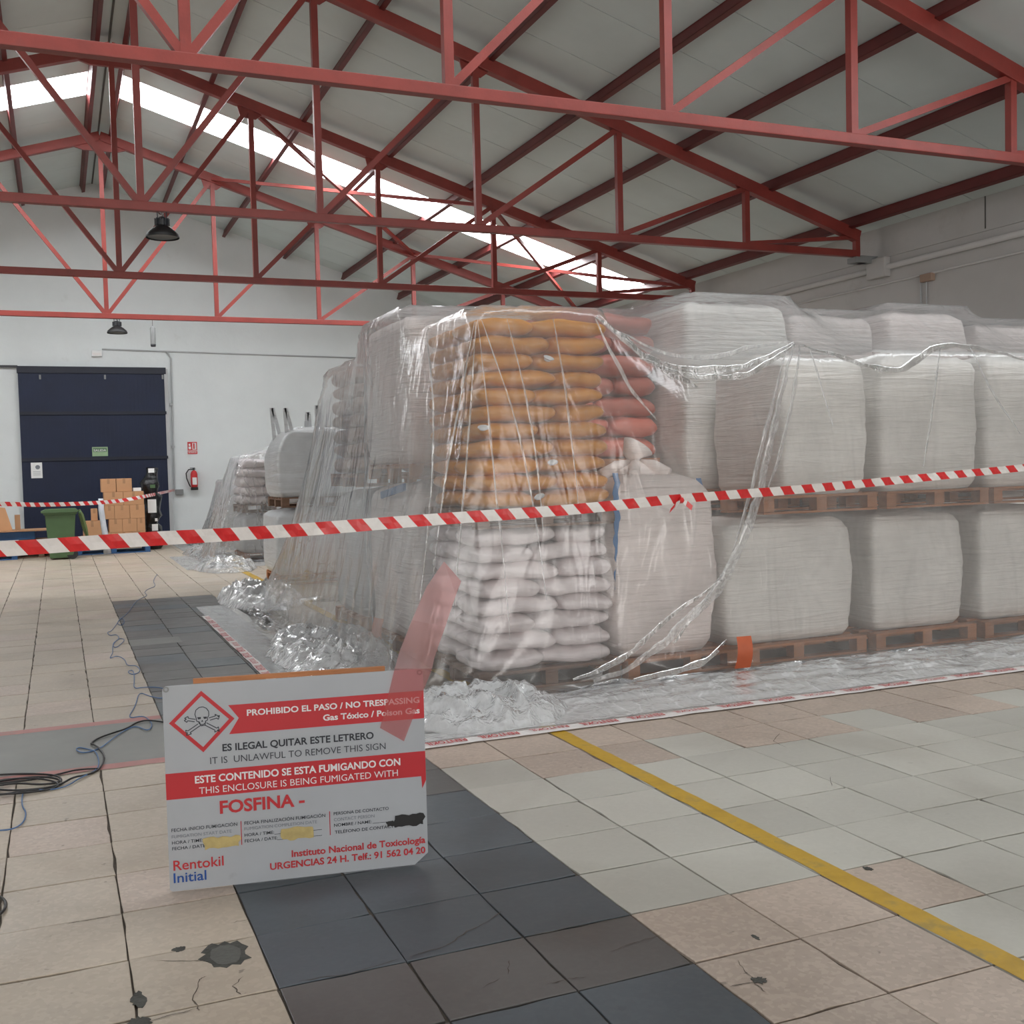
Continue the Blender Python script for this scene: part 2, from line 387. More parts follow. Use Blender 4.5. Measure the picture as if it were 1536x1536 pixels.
mb.build('roof_deck', M['groove'], ceiling)
for k in range(4):  # unseen glowing panels framed like windows, added as frontal fill for the cargo
    wn += 1; xa = -9.0 + 5.15 * k
    w = tag(empty('window_%d' % wn, (xa, YB, .9)), kind='structure')
    for q in range(4): MB().box(q * 1.2 + .04, q * 1.2 + 1.16, -.0, .02, .05, 3.9).build('window_pane', M['pane'], w)
    for q in range(5): MB().box(q * 1.2 - .04, q * 1.2 + .04, 0, .06, 0, 3.95).build('window_frame', M['grey'], w)
    MB().box(-.04, 4.84, 0, .06, -.03, .05).build('window_frame', M['grey'], w); MB().box(-.04, 4.84, 0, .06, 3.9, 3.98).build('window_frame', M['grey'], w)
# ridge flashing
MB().prism([(.72, RZ - .095), (1.0, RZ - .01), (1.28, RZ - .095), (1.28, RZ - .08), (1.0, RZ + .0), (.72, RZ - .08)], YB, YG).build('ridge_flashing', M['ceil'], ceiling)
MB().box(.985, 1.015, YB, YG, RZ - .03, RZ - .012).build('ridge_seam', M['groove'], ceiling)

# ------------------------------------------------------------------ floor tiles
TP = .4133; TX0 = .567; TY0 = 3.30
def tile_mesh(name, mat, seed, n=1):
    r = random.Random(seed); h = TP / 2 - .0014
    pts = []
    for (ax, ay), (bx, by) in (((-h, -h), (h, -h)), ((h, -h), (h, h)), ((h, h), (-h, h)), ((-h, h), (-h, -h))):
        for k in range(4):
            t = k / 4
            j = r.uniform(0, .0035) if r.random() > .12 else r.uniform(.004, .010)
            x = ax + (bx - ax) * t; y = ay + (by - ay) * t
            pts.append((x * (1 - j / h), y * (1 - j / h)))
    m_ = len(pts); mb = MB()
    vs = [(x, y, 0) for x, y in pts] + [(x * .992, y * .992, 0.0) for x, y in pts]
    vs = [(x * 1.0, y * 1.0, -.012) for x, y in pts] + [(x, y, -.0015) for x, y in pts] + [(x * .988, y * .988, 0) for x, y in pts]
    fs = []
    for k in range(m_):
        k2 = (k + 1) % m_
        fs += [(k, k2, m_ + k2, m_ + k), (m_ + k, m_ + k2, 2 * m_ + k2, 2 * m_ + k)]
    fs.append(tuple(2 * m_ + k for k in range(m_)))
    mb.add(vs, fs); return mb.mesh(name, mat)
tiles = {k: [tile_mesh('floor_tile', M[k], i * 7 + len(k)) for i in range(5)] for k in ('t_beige', 't_pink', 't_pale', 't_dark', 't_blue')}
def tilekind(i, j):
    x = TX0 + (i + .5) * TP; y = TY0 + (j + .5) * TP
    if 0 <= i <= 2 and y < 14.45:
        if j < 0: return 't_blue' if (j == -2 and i > 0) else 't_dark'
        return 't_blue' if j < 4 or (i + j) % 5 == 0 else 't_dark'
    if i > 2:
        if 0 <= j < 4: return 't_pale'
        if j == 4 and i % 3 == 0: return 't_pale'
        if i >= 6 and j < 0 and (j == -1): return 't_pale'
        if i >= 5 and j <= -2: return 't_pale'
        return 't_pink' if j < 9 else 't_beige'
    return 't_beige' if (i * 3 + j * 5) % 7 else 't_pink'
def visible(x, y):
    v = R.T @ (np.array([x, y, 0]) - EYE)
    if v[2] <= .3: return False
    px = 768 + F * v[0] / v[2]; py = 768 + F * v[1] / v[2]
    return -80 < px < 1620 and py < 1700
cand = []
for i in range(-12, 27):
    for j in range(-8, 57):
        x = TX0 + (i + .5) * TP; y = TY0 + (j + .5) * TP
        vis = visible(x, y)
        under = x > 2.9 and y > 7.2
        cand.append((0 if (vis and not under) else 1, math.hypot(x, y), i, j))
cand.sort()
rt = random.Random(3); restv = {}
for n_, (fl, dist, i, j) in enumerate(cand):
    x = TX0 + (i + .5) * TP; y = TY0 + (j + .5) * TP; k = tilekind(i, j)
    me = tiles[k][rt.randrange(5)]
    rz = rt.randrange(4) * math.pi / 2; dz = rt.uniform(-.0015, .0008)
    if fl == 0 and n_ < 296:
        inst('floor_tile', me, floor, (x, y, dz), (rt.uniform(-.002, .002), rt.uniform(-.002, .002), rz))
    else:
        A = restv.setdefault(k, [[], []]); base = len(A[0]); c, s_ = round(math.cos(rz)), round(math.sin(rz))
        for v in me.vertices: A[0].append((x + v.co.x * c - v.co.y * s_, y + v.co.x * s_ + v.co.y * c, v.co.z + dz))
        for p_ in me.polygons: A[1].append(tuple(base + q for q in p_.vertices))
allv = []; allf = []; mi = []; keys = list(restv)
for q, k in enumerate(keys):
    b = len(allv); allv += restv[k][0]; allf += [tuple(b + t for t in f) for f in restv[k][1]]; mi += [q] * len(restv[k][1])
me = bpy.data.meshes.new('floor_tiles_beyond'); me.from_pydata(allv, [], allf)
for k in keys: me.materials.append(M[k])
me.polygons.foreach_set('material_index', mi); me.update()
tag(inst('floor_tiles_beyond', me, floor), kind='stuff')
MB().box(XWL, XW, YB, YG, -.06, -.009).build('mortar_bed', M['mortar'], floor)
MB().box(XWL, XW, YB, TY0 - 8 * TP - .003, -.009, -.0005).build('floor_screed', M['t_beige'], floor)
MB().box(XWL, TX0 - 12 * TP - .003, TY0 - 8 * TP, YG, -.009, -.0005).build('floor_screed', M['t_beige'], floor)

def flatpoly(pts, z=.0016, t=.0012):
    n = len(pts); mb = MB()
    mb.add([(x, y, z - t) for x, y in pts] + [(x, y, z) for x, y in pts],
           [tuple(range(n, 2 * n))] + [(i, (i + 1) % n, n + (i + 1) % n, n + i) for i in range(n)]); return mb
# painted marks on the tiles
def strip(name, mat, x0, x1, y0, y1, along='y', seg=60, jit=.004, z=.0016):
    mb = MB(); r = random.Random(hash(name) % 97 + int(x0 * 10)); r = random.Random(int(x0 * 100 + y0 * 10))
    L_ = []; R_ = []
    for k in range(seg + 1):
        t = k / seg
        if along == 'y': y = y0 + (y1 - y0) * t; L_.append((x0 + r.uniform(-jit, jit), y, z)); R_.append((x1 + r.uniform(-jit, jit), y, z))
        else: x = x0 + (x1 - x0) * t; L_.append((x, y0 + r.uniform(-jit, jit), z)); R_.append((x, y1 + r.uniform(-jit, jit), z))
    vs = L_ + R_; n = seg + 1
    mb.add(vs, [(k, n + k, n + k + 1, k + 1) if along == 'y' else (k, k + 1, n + k + 1, n + k) for k in range(seg)])
    return mb.build(name, mat, floor)
strip('painted_line', M['yline'], 2.637, 2.738, 1.4, 22.0, seg=240, z=.0022)['label'] = 'yellow painted line'
strip('painted_band', M['gline'], -4.0, .562, 6.31, 7.32, 'x')['label'] = 'grey painted crossing'
strip('painted_line', M['rline'], -4.0, .562, 6.20, 6.31, 'x')['label'] = 'faded red painted edge'
strip('painted_line', M['rline'], -4.0, .562, 7.32, 7.43, 'x')['label'] = 'faded red painted edge'
strip('painted_patch', M['gline'], .567, 1.03, 10.55, 10.95, 'x', 6)['label'] = 'pale grey patch'
def blot(cx, cy, rx, ry, seed, mat, name='broken_patch', z=.0020, rough=.35, n=22):
    r = random.Random(seed)
    pts = [(cx + rx * (1 + r.uniform(-rough, rough)) * math.cos(2 * math.pi * k / n), cy + ry * (1 + r.uniform(-rough, rough)) * math.sin(2 * math.pi * k / n)) for k in range(n)]
    return flatpoly(pts, z).build(name, mat, floor)
a = hit(338, 1432, 2, 0); blot(a[0], a[1], .075, .105, 1, M['patch'], rough=.2)
blot(a[0], a[1] - .005, .05, .075, 11, paint('grey_stopper', (84, 84, 80), .8, .1, 20, .3, 60), z=.0032, rough=.08)
a = hit(1138, 1471, 2, 0); blot(a[0], a[1], .022, .02, 2, M['patch'])
a = hit(1133, 1406, 2, 0); blot(a[0], a[1], .008, .02, 3, M['patch'])
a = hit(1302, 1303, 2, 0); blot(a[0], a[1], .014, .02, 4, M['patch'])
a = hit(268, 1424, 2, 0); blot(a[0], a[1], .02, .018, 5, M['patch'])
a = hit(208, 1500, 2, 0); blot(a[0], a[1], .02, .05, 6, M['patch'])
a = hit(210, 1535, 2, 0); blot(a[0], a[1], .03, .04, 7, M['patch'])
def crack(pix, w=.0035, z=.0018):
    P = [hit(x, y, 2, 0) for x, y in pix]; r = random.Random(int(pix[0][0])); pts = []
    for a, b in zip(P[:-1], P[1:]):
        for k in range(5):
            t = k / 5; pts.append((a[0] + (b[0] - a[0]) * t + r.uniform(-.004, .004), a[1] + (b[1] - a[1]) * t + r.uniform(-.004, .004)))
    pts.append((P[-1][0], P[-1][1])); mb = MB(); L_ = []; R_ = []
    for i, p_ in enumerate(pts):
        q = pts[min(i + 1, len(pts) - 1)]; o = pts[max(i - 1, 0)]; dx, dy = q[0] - o[0], q[1] - o[1]; l = math.hypot(dx, dy) + 1e-6
        ww = w * r.uniform(.4, 1.3) * (1 if 0 < i < len(pts) - 1 else .1)
        L_.append((p_[0] - dy / l * ww / 2, p_[1] + dx / l * ww / 2, z)); R_.append((p_[0] + dy / l * ww / 2, p_[1] - dx / l * ww / 2, z))
    n = len(pts); mb.add(L_ + R_, [(k, k + 1, n + k + 1, n + k) for k in range(n - 1)]); mb.build('crack', M['mortar'], floor)
for c in [[(612, 1436), (668, 1420), (700, 1398), (730, 1385), (752, 1367)], [(790, 1406), (850, 1392), (900, 1385), (945, 1375)], [(450, 1472), (520, 1462), (600, 1438)],
          [(230, 1442), (282, 1443), (322, 1440)], [(1105, 1440), (1118, 1458), (1135, 1470)], [(1095, 1480), (1130, 1474), (1150, 1490)], [(725, 1482), (750, 1468)], [(765, 1440), (762, 1462)],
          [(820, 1478), (855, 1468), (880, 1466)], [(912, 1430), (950, 1415), (995, 1402)], [(300, 1516), (290, 1500), (300, 1470), (310, 1465)], [(200, 1536), (240, 1528), (300, 1512)],
          [(100, 1386), (150, 1378), (192, 1370)], [(345, 1385), (372, 1380)], [(360, 1493), (350, 1480), (365, 1465)], [(1245, 1165), (1248, 1180)], [(1170, 1100), (1160, 1112), (1180, 1122)]]:
    crack(c)

# ------------------------------------------------------------------ steel roof trusses
NP = 5; PITCH = 2.065; ZB = 4.65; XC = 1.0
def ztop(x): return 8.06 - .307 * abs(x - XC)
TY = [8.395, 13.06, 17.62, 22.22]
tl = ['red steel roof truss nearest the camera, running across the top of the picture',
      'dark red steel roof truss, second from the camera, carrying the larger black lamp',
      'dark red steel roof truss, third from the camera, just before the skylight',
      'red steel roof truss farthest away, before the gable wall, carrying the smaller lamp']
for ti, ty in enumerate(TY):
    t = empty('roof_truss', (0, ty, 0), 0, tl[ti], 'roof truss', 'steel roof trusses')
    xe = XC + NP * PITCH - .05; xl = XC - NP * PITCH + .05
    mb = MB(); mb.beam((xl, 0, ZB), (xe, 0, ZB), .10, .10); mb.build('bottom_chord', M['red'], t, bevel=.008)
    for sgn, e in ((1, xe), (-1, xl)):
        mb = MB(); mb.beam((XC, 0, ztop(XC)), (e, 0, ztop(e)), .12, .17); mb.build('top_chord', M['red'], t, bevel=.008)
        mb = MB(); mb.beam((e - sgn * .03, 0, ZB - .02), (e - sgn * .03, 0, ztop(e)), .08, .08); mb.build('end_post', M['red'], t)
        mb = MB(); mb.box(e - .12, e + .12, -.1, .1, ZB - .14, ZB - .06); mb.box(min(e, e + sgn * .35), max(e, e + sgn * .35), -.06, .06, ZB - .14, ZB - .03)
        mb.build('bearing_bracket', M['grey'], t)
    for k in range(-NP + 1, NP):
        x = XC + k * PITCH
        mb = MB(); mb.beam((x, 0, ZB + .04), (x, 0, ztop(x) - .04), .08, .08); mb.build('post', M['red'], t)
    for k in range(0, NP):
        for sgn in (1, -1):
            a = XC + sgn * k * PITCH; b = XC + sgn * (k + 1) * PITCH
            zt = ztop(b) - .06 if k < NP - 1 else ZB + .24
            if k == NP - 1: b -= sgn * .08
            mb = MB(); mb.beam((a + sgn * .03, 0, ZB + .05), (b - sgn * .03, 0, zt), .07, .07 if k < NP - 1 else .05); mb.build('diagonal', M['red'], t)
    mb = MB(); mb.prism([(XC - .55, ztop(XC) - .21), (XC, ztop(XC) - .04), (XC + .55, ztop(XC) - .21), (XC + .3, ztop(XC) - .28), (XC - .3, ztop(XC) - .28)], -.03, .03)
    mb.build('ridge_gusset', M['red'], t)
    for k in (-2, -1, 1, 2):
        x = XC + k * PITCH; s = 1 if k > 0 else -1
        mb = MB(); mb.prism([(x - .22, ztop(x - .22) - .05), (x + .22, ztop(x + .22) - .05), (x + .08, ztop(x) - .22), (x - .16, ztop(x) - .2)], -.012, .012)
        mb.build('gusset_plate', M['red'], t)
# purlins
px_ = [.24] + [1.51 + 1.437 * k for k in range(7)] 
names = ['beside the ridge', 'next below the ridge', 'third down from the ridge', 'fourth down from the ridge', 'fifth down from the ridge', 'third up from the eave', 'second up from the eave', 'along the eave']
for side in (1, -1):
    for k, dx in enumerate(px_):
        x = 1.0 + side * dx; z = roofz(x)
        mb = MB(); w = .07; h = .16
        a, b = 0, YG - YB - .02
        # channel section: web and two flanges
        mb.box(-w / 2, w / 2, a, b, -.008, 0); mb.box(-w / 2, w / 2, a, b, -h, -h + .008); mb.box(-.004 + w / 2 - .01, .004 + w / 2 - .01, a, b, -h + .004, -.004)
        mb.box(-w / 2, -w / 2 + .008, a, b, -h, -h + .02)
        mb.box(-w / 2 + .006, w / 2 - .012, a, b, -h + .01, -.008)
        o = mb.build('roof_purlin', M['purlin'], None, (x, YB + .01, z - .012), (0, side * ang, 0))
        tag(o, 'dark red purlin under the %s roof slope, %s' % ('right' if side == 1 else 'left', names[k]), 'beam', 'roof purlins')
# wind bracing under the skylight
for (xa, ya, xb, yb, lab) in [(1, 2, 3, 3, 'thin red brace under skylight nearer the ridge, rising from the third truss'), (1, 3, 3, 2, 'thin red brace under skylight nearer the ridge, rising from the farthest truss'),
                         (3, 2, 5, 3, 'thin red brace under skylight nearer the right eave, rising from the third truss'), (3, 3, 5, 2, 'thin red brace under skylight nearer the right eave, rising from the farthest truss')]:
    a = XC + xa * PITCH; b = XC + xb * PITCH - (.1 if xb == 5 else 0)
    mb = MB(); mb.beam((a, TY[ya] + (.07 if ya == 2 else -.07), ztop(a) - .02), (b, TY[yb] + (.07 if yb == 2 else -.07), ztop(b) - .02), .06, .06)
    tag(mb.build('wind_brace', M['red']), lab, 'brace', 'wind braces under the skylight')

# ------------------------------------------------------------------ gable wall furniture
def gp(x, y, d=YG): return hit(x, y, 1, d)
d0 = empty('door_1', (0, 0, 0), kind='structure')
x0, x1, zt = gp(33, 700)[0], gp(252, 700)[0], gp(140, 553)[2]
yd = YG - .12
mb = MB(); mb.box(x0, x1, yd, yd + .05, .02, zt); leaf = mb.build('door_leaf', M['door'], d0)
n = 34
for k in range(n):
    xx = x0 + (k + .5) * (x1 - x0) / n
    MB().box(xx - .012, xx + .012, yd - .012, yd, .03, zt - .12).build('rib', M['door'], leaf)
for yy in (620, 688):
    z = gp(140, yy)[2]; MB().box(x0, x1, yd - .035, yd - .012, z - .035, z + .035).build('rail', M['door2'], d0)
MB().box(x0 - .02, x1 + .02, yd - .03, YG, zt - .12, zt + .03).build('header', M['door2'], d0)
MB().box(x1 - .02, x1 + .06, yd - .01, YG, 0, zt).build('door_jamb', M['conduit'], d0)
MB().box(-5.5, x0, YG - .08, YG, zt - .0, zt + .05).build('sliding_rail', M['dgrey'], d0)
z = gp(60, 620)[2]
for xx in (60, 157, 243):
    a = gp(xx, 563); MB().box(a[0] - .02, a[0] + .02, yd - .03, yd - .012, a[2] - .1, a[2]).build('hanger_bolt', M['grey'], leaf)

def text_mesh(name, body, mat, width=None, height=None, bold=0.0, depth=.0008, align='LEFT'):
    c = bpy.data.curves.new(name, 'FONT'); c.body = body; c.size = 1; c.align_x = align; c.offset = bold; c.extrude = 0; c.resolution_u = 3
    o = bpy.data.objects.new('tmp', c); COL.objects.link(o)
    dg = bpy.context.evaluated_depsgraph_get(); dg.update()
    me = bpy.data.meshes.new_from_object(o.evaluated_get(dg)); bpy.data.objects.remove(o); bpy.data.curves.remove(c)
    me.name = name; me.materials.clear(); me.materials.append(mat)
    co = np.zeros(len(me.vertices) * 3); me.vertices.foreach_get('co', co); co = co.reshape(-1, 3)
    mn = co.min(0); mx = co.max(0); co[:, 0] -= mn[0]
    sx = width / (mx[0] - mn[0]) if width else 1; sy = height / .72 if height else sx
    co[:, 0] *= sx; co[:, 1] *= sy
    me.vertices.foreach_set('co', co.reshape(-1)); me.update(); return me
# notices on the door
a = gp(138, 672, yd); b = gp(162, 684, yd)
s = empty('exit_sign', (a[0], yd - .016, b[2]), 0, 'small pale green exit sign on the navy sliding door', 'sign')
w, h = b[0] - a[0], a[2] - b[2] + .02
MB().box(0, w, 0, .006, 0, h).build('plate', paint('pale_green_plate', (150, 178, 140), .5), s)
MB().box(.02, w - .02, -.002, 0, h * .45, h * .9).build('print_panel', paint('dark_green_print', (92, 122, 92), .5), s)
inst('lettering', text_mesh('lettering', 'SALIDA', M['print_white'], w * .8, h * .24, .02), s, (w * .1, -.003, h * .52), (math.pi / 2, 0, 0))
a = gp(46, 694, yd); b = gp(64, 717, yd)
s = empty('paper_notice', (a[0], yd - .016, b[2]), 0, 'white paper notice taped to the left part of the navy door', 'paper')
w, h = b[0] - a[0], a[2] - b[2]
MB().box(0, w, 0, .003, 0, h).build('sheet', M['white'], s)
MB().lathe([(.0, 0), (.05, 0)], 12).build('printed_disc', M['print_grey'], s, (w * .6, -.002, h * .7), (math.pi / 2, 0, 0))
for k in range(3): MB().box(.04, w - .04, -.002, 0, h * (.2 + .1 * k), h * (.22 + .1 * k)).build('printed_line', M['print_grey'], s)
# extinguisher sign
a = gp(281, 663); b = gp(296, 681)
s = empty('extinguisher_sign', (a[0], YG - .012, b[2]), 0, 'small red and white fire extinguisher sign on the far white wall', 'sign')
w, h = b[0] - a[0], a[2] - b[2]
MB().box(0, w, 0, .01, 0, h).build('plate', M['redp'], s)
MB().box(w * .10, w * .35, -.003, 0, h * .40, h * .62).build('pictogram', M['white'], s)
MB().box(w * .12, w * .3, -.003, 0, h * .68, h * .85).build('pictogram', M['white'], s)
MB().box(w * .5, w * .9, -.003, 0, h * .36, h * .92).build('pictogram', M['white'], s)
MB().box(w * .58, w * .74, -.005, -.003, h * .42, h * .88).build('pictogram', M['redp'], s)
MB().box(0, w, -.003, 0, h * .24, h * .29).build('pictogram', M['white'], s)
inst('lettering', text_mesh('lettering', 'EXTINTOR', M['white'], w * .84, h * .12, .01), s, (w * .08, -.004, h * .08), (math.pi / 2, 0, 0))
# extinguisher
b = gp(291, 735)
s = empty('fire_extinguisher', (b[0], YG - .12, b[2]), 0, 'red fire extinguisher with black hose hung on the far white wall', 'fire extinguisher')
MB().lathe([(.0, .06), (.075, .07), (.08, .1), (.08, .38), (.06, .44), (.025, .47), (.0, .47)], 20).build('cylinder', M['redp'], s, smooth=True)
MB().lathe([(.0, 0), (.085, 0), (.085, .07), (.0, .07)], 20).build('base_ring', M['black'], s, smooth=True)
MB().lathe([(.0, .46), (.025, .46), (.025, .52), (0, .52)], 10).box(-.09, .03, -.012, .012, .52, .535).box(-.08, .05, -.01, .01, .495, .505).build('valve', M['dgrey'], s); valve = bpy.context.scene.collection.objects[-1]
MB().tube([(-.02, 0, .5), (-.12, 0, .49), (-.18, 0, .4), (-.17, 0, .28), (-.12, 0, .14), (-.09, 0, .08)], .014, 8).build('hose', M['black'], valve, smooth=True)
MB().box(-.05, .05, -.086, -.076, .13, .3).build('instruction_label', M['white'], s)
MB().box(-.03, .03, .04, .12, .3, .36).build('wall_hook', M['dgrey'], s)
# switch box, conduits, emergency luminaire
a = gp(263, 734); b = gp(275, 742)
tag(MB().box(a[0], b[0], YG - .08, YG, b[2], a[2]).build('switch_box', M['grey'], bevel=.01), 'small grey socket box on the far wall below the extinguisher, by the door', 'box')
a = gp(137, 526); b = gp(153, 535)
s = empty('emergency_light', (a[0], YG - .08, b[2]), 0, 'small white emergency light above the navy door', 'light')
MB().box(0, b[0] - a[0], 0, .08, 0, a[2] - b[2]).build('housing', M['white'], s, bevel=.01)
MB().box(.02, b[0] - a[0] - .02, -.006, 0, .02, (a[2] - b[2]) * .6).build('diffuser', M['tape_white'], s)
p1 = gp(153, 524); p2 = gp(560, 538); p3 = gp(256, 530); p4 = gp(262, 735)
mb = MB(); mb.tube([(p1[0], YG - .02, p1[2]), (p2[0], YG - .02, p2[2])], .018, 8)
tag(mb.build('wall_conduit', M['conduit'], smooth=True), 'thin pale conduit running right along the far wall above the door', 'conduit')
mb = MB(); mb.tube([(p3[0] - .08, YG - .04, p1[2] - .04), (p3[0], YG - .03, p3[2] - .12), (p4[0], YG - .02, p4[2])], .02, 8)
for z in (3.2, 2.2): mb.box(p4[0] - .04, p4[0] + .04, YG - .05, YG, z, z + .05)
tag(mb.build('wall_conduit', M['conduit'], smooth=False), 'pale vertical conduit beside the right edge of the navy door', 'conduit')
# rubble at the foot of the wall
c = gp(275, 803)
for k in range(9):
    r_ = random.Random(k + 50); mb = MB()
    bm = bmesh.new(); bmesh.ops.create_icosphere(bm, subdivisions=1, radius=1)
    for v in bm.verts: v.co *= r_.uniform(.75, 1.2)
    sx = r_.uniform(.07, .16); 
    for v in bm.verts: v.co = Vector((v.co.x * sx, v.co.y * sx * .7, v.co.z * sx * .55))
    zmin = min(v.co.z for v in bm.verts)
    me = bpy.data.meshes.new('rubble_lump'); bm.to_mesh(me); bm.free(); me.materials.append(M['rubble'] if k % 3 else M['blackfilm'])
    o = inst('rubble_lump', me, None, (2.66 + .17 * (k % 5) + r_.uniform(-.04, .04), YG - .35 - .22 * (k // 5), -zmin + .0), (0, 0, r_.uniform(0, 3)))
    tag(o, '%s rubble lump, %s from the navy door, %s' % ('pale' if k % 3 else 'black', ordn[k % 5], 'against the far wall' if k < 5 else 'lying a little before the wall'), 'rubble', 'rubble beside the navy door')

# right wall: ledges, conduits, boxes
def wp(x, y): return hit(x, y, 0, XW)
def wall_line(name, pa, pb, r, lab, cat, off=.03, box=None):
    a = wp(*pa); b = wp(*pb); d = (b - a); a2 = a - d * .3; b2 = b + d * .9
    z = (a[2] + b[2]) / 2
    mb = MB()
    if box: mb.box(XW - box[0], XW, max(-6, min(a2[1], b2[1])), min(YG - .1, 24), z - box[1], z)
    else: mb.tube([(XW - off, max(-6, min(a2[1], b2[1])), z), (XW - off, 24, z)], r, 8)
    tag(mb.build(name, M['wallr'], smooth=not box), lab, cat)
wall_line('wall_ledge', (1536, 325), (1340, 383), 0, 'thin concrete ledge line high along the right wall', 'ledge', box=(.025, .03))
wall_line('wall_pipe', (1536, 349), (1340, 400), .045, 'thick painted pipe along the right wall below the ledge', 'pipe', .05)
wall_line('wall_pipe', (1536, 377), (1248, 445), .016, 'thin painted conduit low on the right wall above the covered stacks', 'pipe', .02)
a = wp(1322, 402)
tag(MB().box(XW - .12, XW, a[1] - .2, a[1] + .2, a[2] - .16, a[2] + .14).build('junction_box', M['wallr'], bevel=.02), 'painted junction box on the pipe along the right wall', 'box')
a = wp(1395, 417)
tag(MB().box(XW - .08, XW, a[1] - .1, a[1] + .12, a[2] - .05, a[2] + .06).build('small_box', paint('tan_box', (158, 134, 118), .6), bevel=.01), 'small tan electrical box on the right wall', 'box')
tag(MB().tube([(XW - .02, a[1] + .05, a[2] - .05), (XW - .02, a[1] + .05, 2.4)], .012, 6).tube([(XW - .02, a[1] + .16, a[2] + .02), (XW - .02, a[1] + .16, 2.4)], .012, 6).build('wall_cable', M['conduit']), 'pair of thin cables dropping from the tan box on the right wall', 'cable')
a = wp(1478, 310)
MB().box(XW - .006, XW, a[1] - .01, a[1] + .01, a[2] - .3, a[2] + .4).build('trim_1', M['groove'])['kind'] = 'structure'

# ------------------------------------------------------------------ hanging lamps
def lamp(x, y, zbot, ztie, lab):
    s = empty('high_bay_lamp', (x, y, zbot), 0, lab, 'lamp', 'black high bay lamps')
    sh = MB().lathe([(.185, .0), (.19, .012), (.175, .05), (.12, .10), (.075, .13), (.06, .14), (.0, .14)], 28).build('shade', M['black'], s, smooth=True)
    MB().lathe([(.0, .03), (.165, .03), (.17, .02), (.168, .012)], 28).build('lens', M['grey'], sh, smooth=True)
    mb = MB(); mb.lathe([(.055, .14), (.06, .15), (.06, .21), (.03, .24), (0, .24)], 16)
    for k in range(10):
        an = k * math.pi / 5; mb.beam((.03 * math.cos(an), .03 * math.sin(an), .18), (.085 * math.cos(an), .085 * math.sin(an), .18), .006, .08)
    mb.build('driver_housing', M['dgrey'], s)
    mb = MB(); pts = [(.02 * math.sin(k), .0, .24 + (ztie - zbot - .24) * k / 5) for k in range(6)]; mb.tube(pts, .008, 6); mb.build('chain', M['grey'], s)
    mb = MB(); mb.tube([(-.05, 0, .2), (-.05, 0, .3), (.0, 0, .34), (.05, 0, .3), (.05, 0, .2)], .007, 6); mb.build('bracket', M['dgrey'], s)
a = hit(244, 357, 1, TY[1]); lamp(a[0], TY[1], a[2], ZB - .05, 'larger black high bay lamp hanging below the second truss')
a = hit(176, 500, 1, TY[3]); lamp(a[0], TY[3], a[2], ZB - .05, 'smaller, farther black high bay lamp above the navy door')
a = hit(230, 520, 1, TY[3])
s = empty('hanging_tube', (a[0], TY[3], a[2]), 0, 'small grey cylinder hanging by a cord beside the farther lamp', 'sensor')
MB().lathe([(0, 0), (.045, .01), (.05, .03), (.05, .36), (.03, .40), (0, .40)], 14).build('body', M['grey'], s, smooth=True)
MB().lathe([(0, -.004), (.046, .0), (.051, .03), (.051, .05), (0, .05)], 14).build('cap', M['dgrey'], s, smooth=True)
MB().tube([(0, 0, .4), (0, 0, ZB - .05 - a[2])], .006, 6).build('cord', M['grey'], s)

# ------------------------------------------------------------------ pallets
def pallet_parts(w=1.2, d=1.0, h=.14, mat='wood'):
    T = {}
    T['board'] = MB().box(0, w, 0, .10, 0, .018).mesh('deck_board', M[mat], bevel=.002)
    T['wide'] = MB().box(0, w, 0, .14, 0, .018).mesh('deck_board', M[mat], bevel=.002)
    T['str'] = MB().box(0, .10, 0, d, 0, .02).mesh('stringer', M[mat], bevel=.002)
    T['block'] = MB().box(0, .10, 0, .10, 0, h - .058).mesh('block', M[mat], bevel=.003)
    return T
_pc = {}
def pallet(x, y, z, w=1.2, d=1.0, h=.14, mat='wood', label='', group='wooden pallets under the cargo', rz=0):
    key = (round(w, 2), round(d, 2), mat, round(h, 3))
    if key not in _pc: _pc[key] = pallet_parts(w, d, h, mat)
    T = _pc[key]; r = random.Random(int(x * 100 + y * 10 + z * 1000))
    p = empty('pallet', (x, y, z), rz, label, 'pallet', group)
    n = 6
    for k in range(n):
        yy = (d - .10) * k / (n - 1); inst('deck_board', T['board'], p, (r.uniform(-.006, .006), yy, h - .018))
    for k in range(3):
        xx = (w - .10) * k / 2
        inst('stringer', T['str'], p, (xx, 0, h - .038))
        for q in range(3): inst('block', T['block'], p, (xx, (d - .10) * q / 2, .02))
    for q in range(3): inst('bottom_board', T['board'], p, (0, (d - .10) * q / 2, 0))
    return p

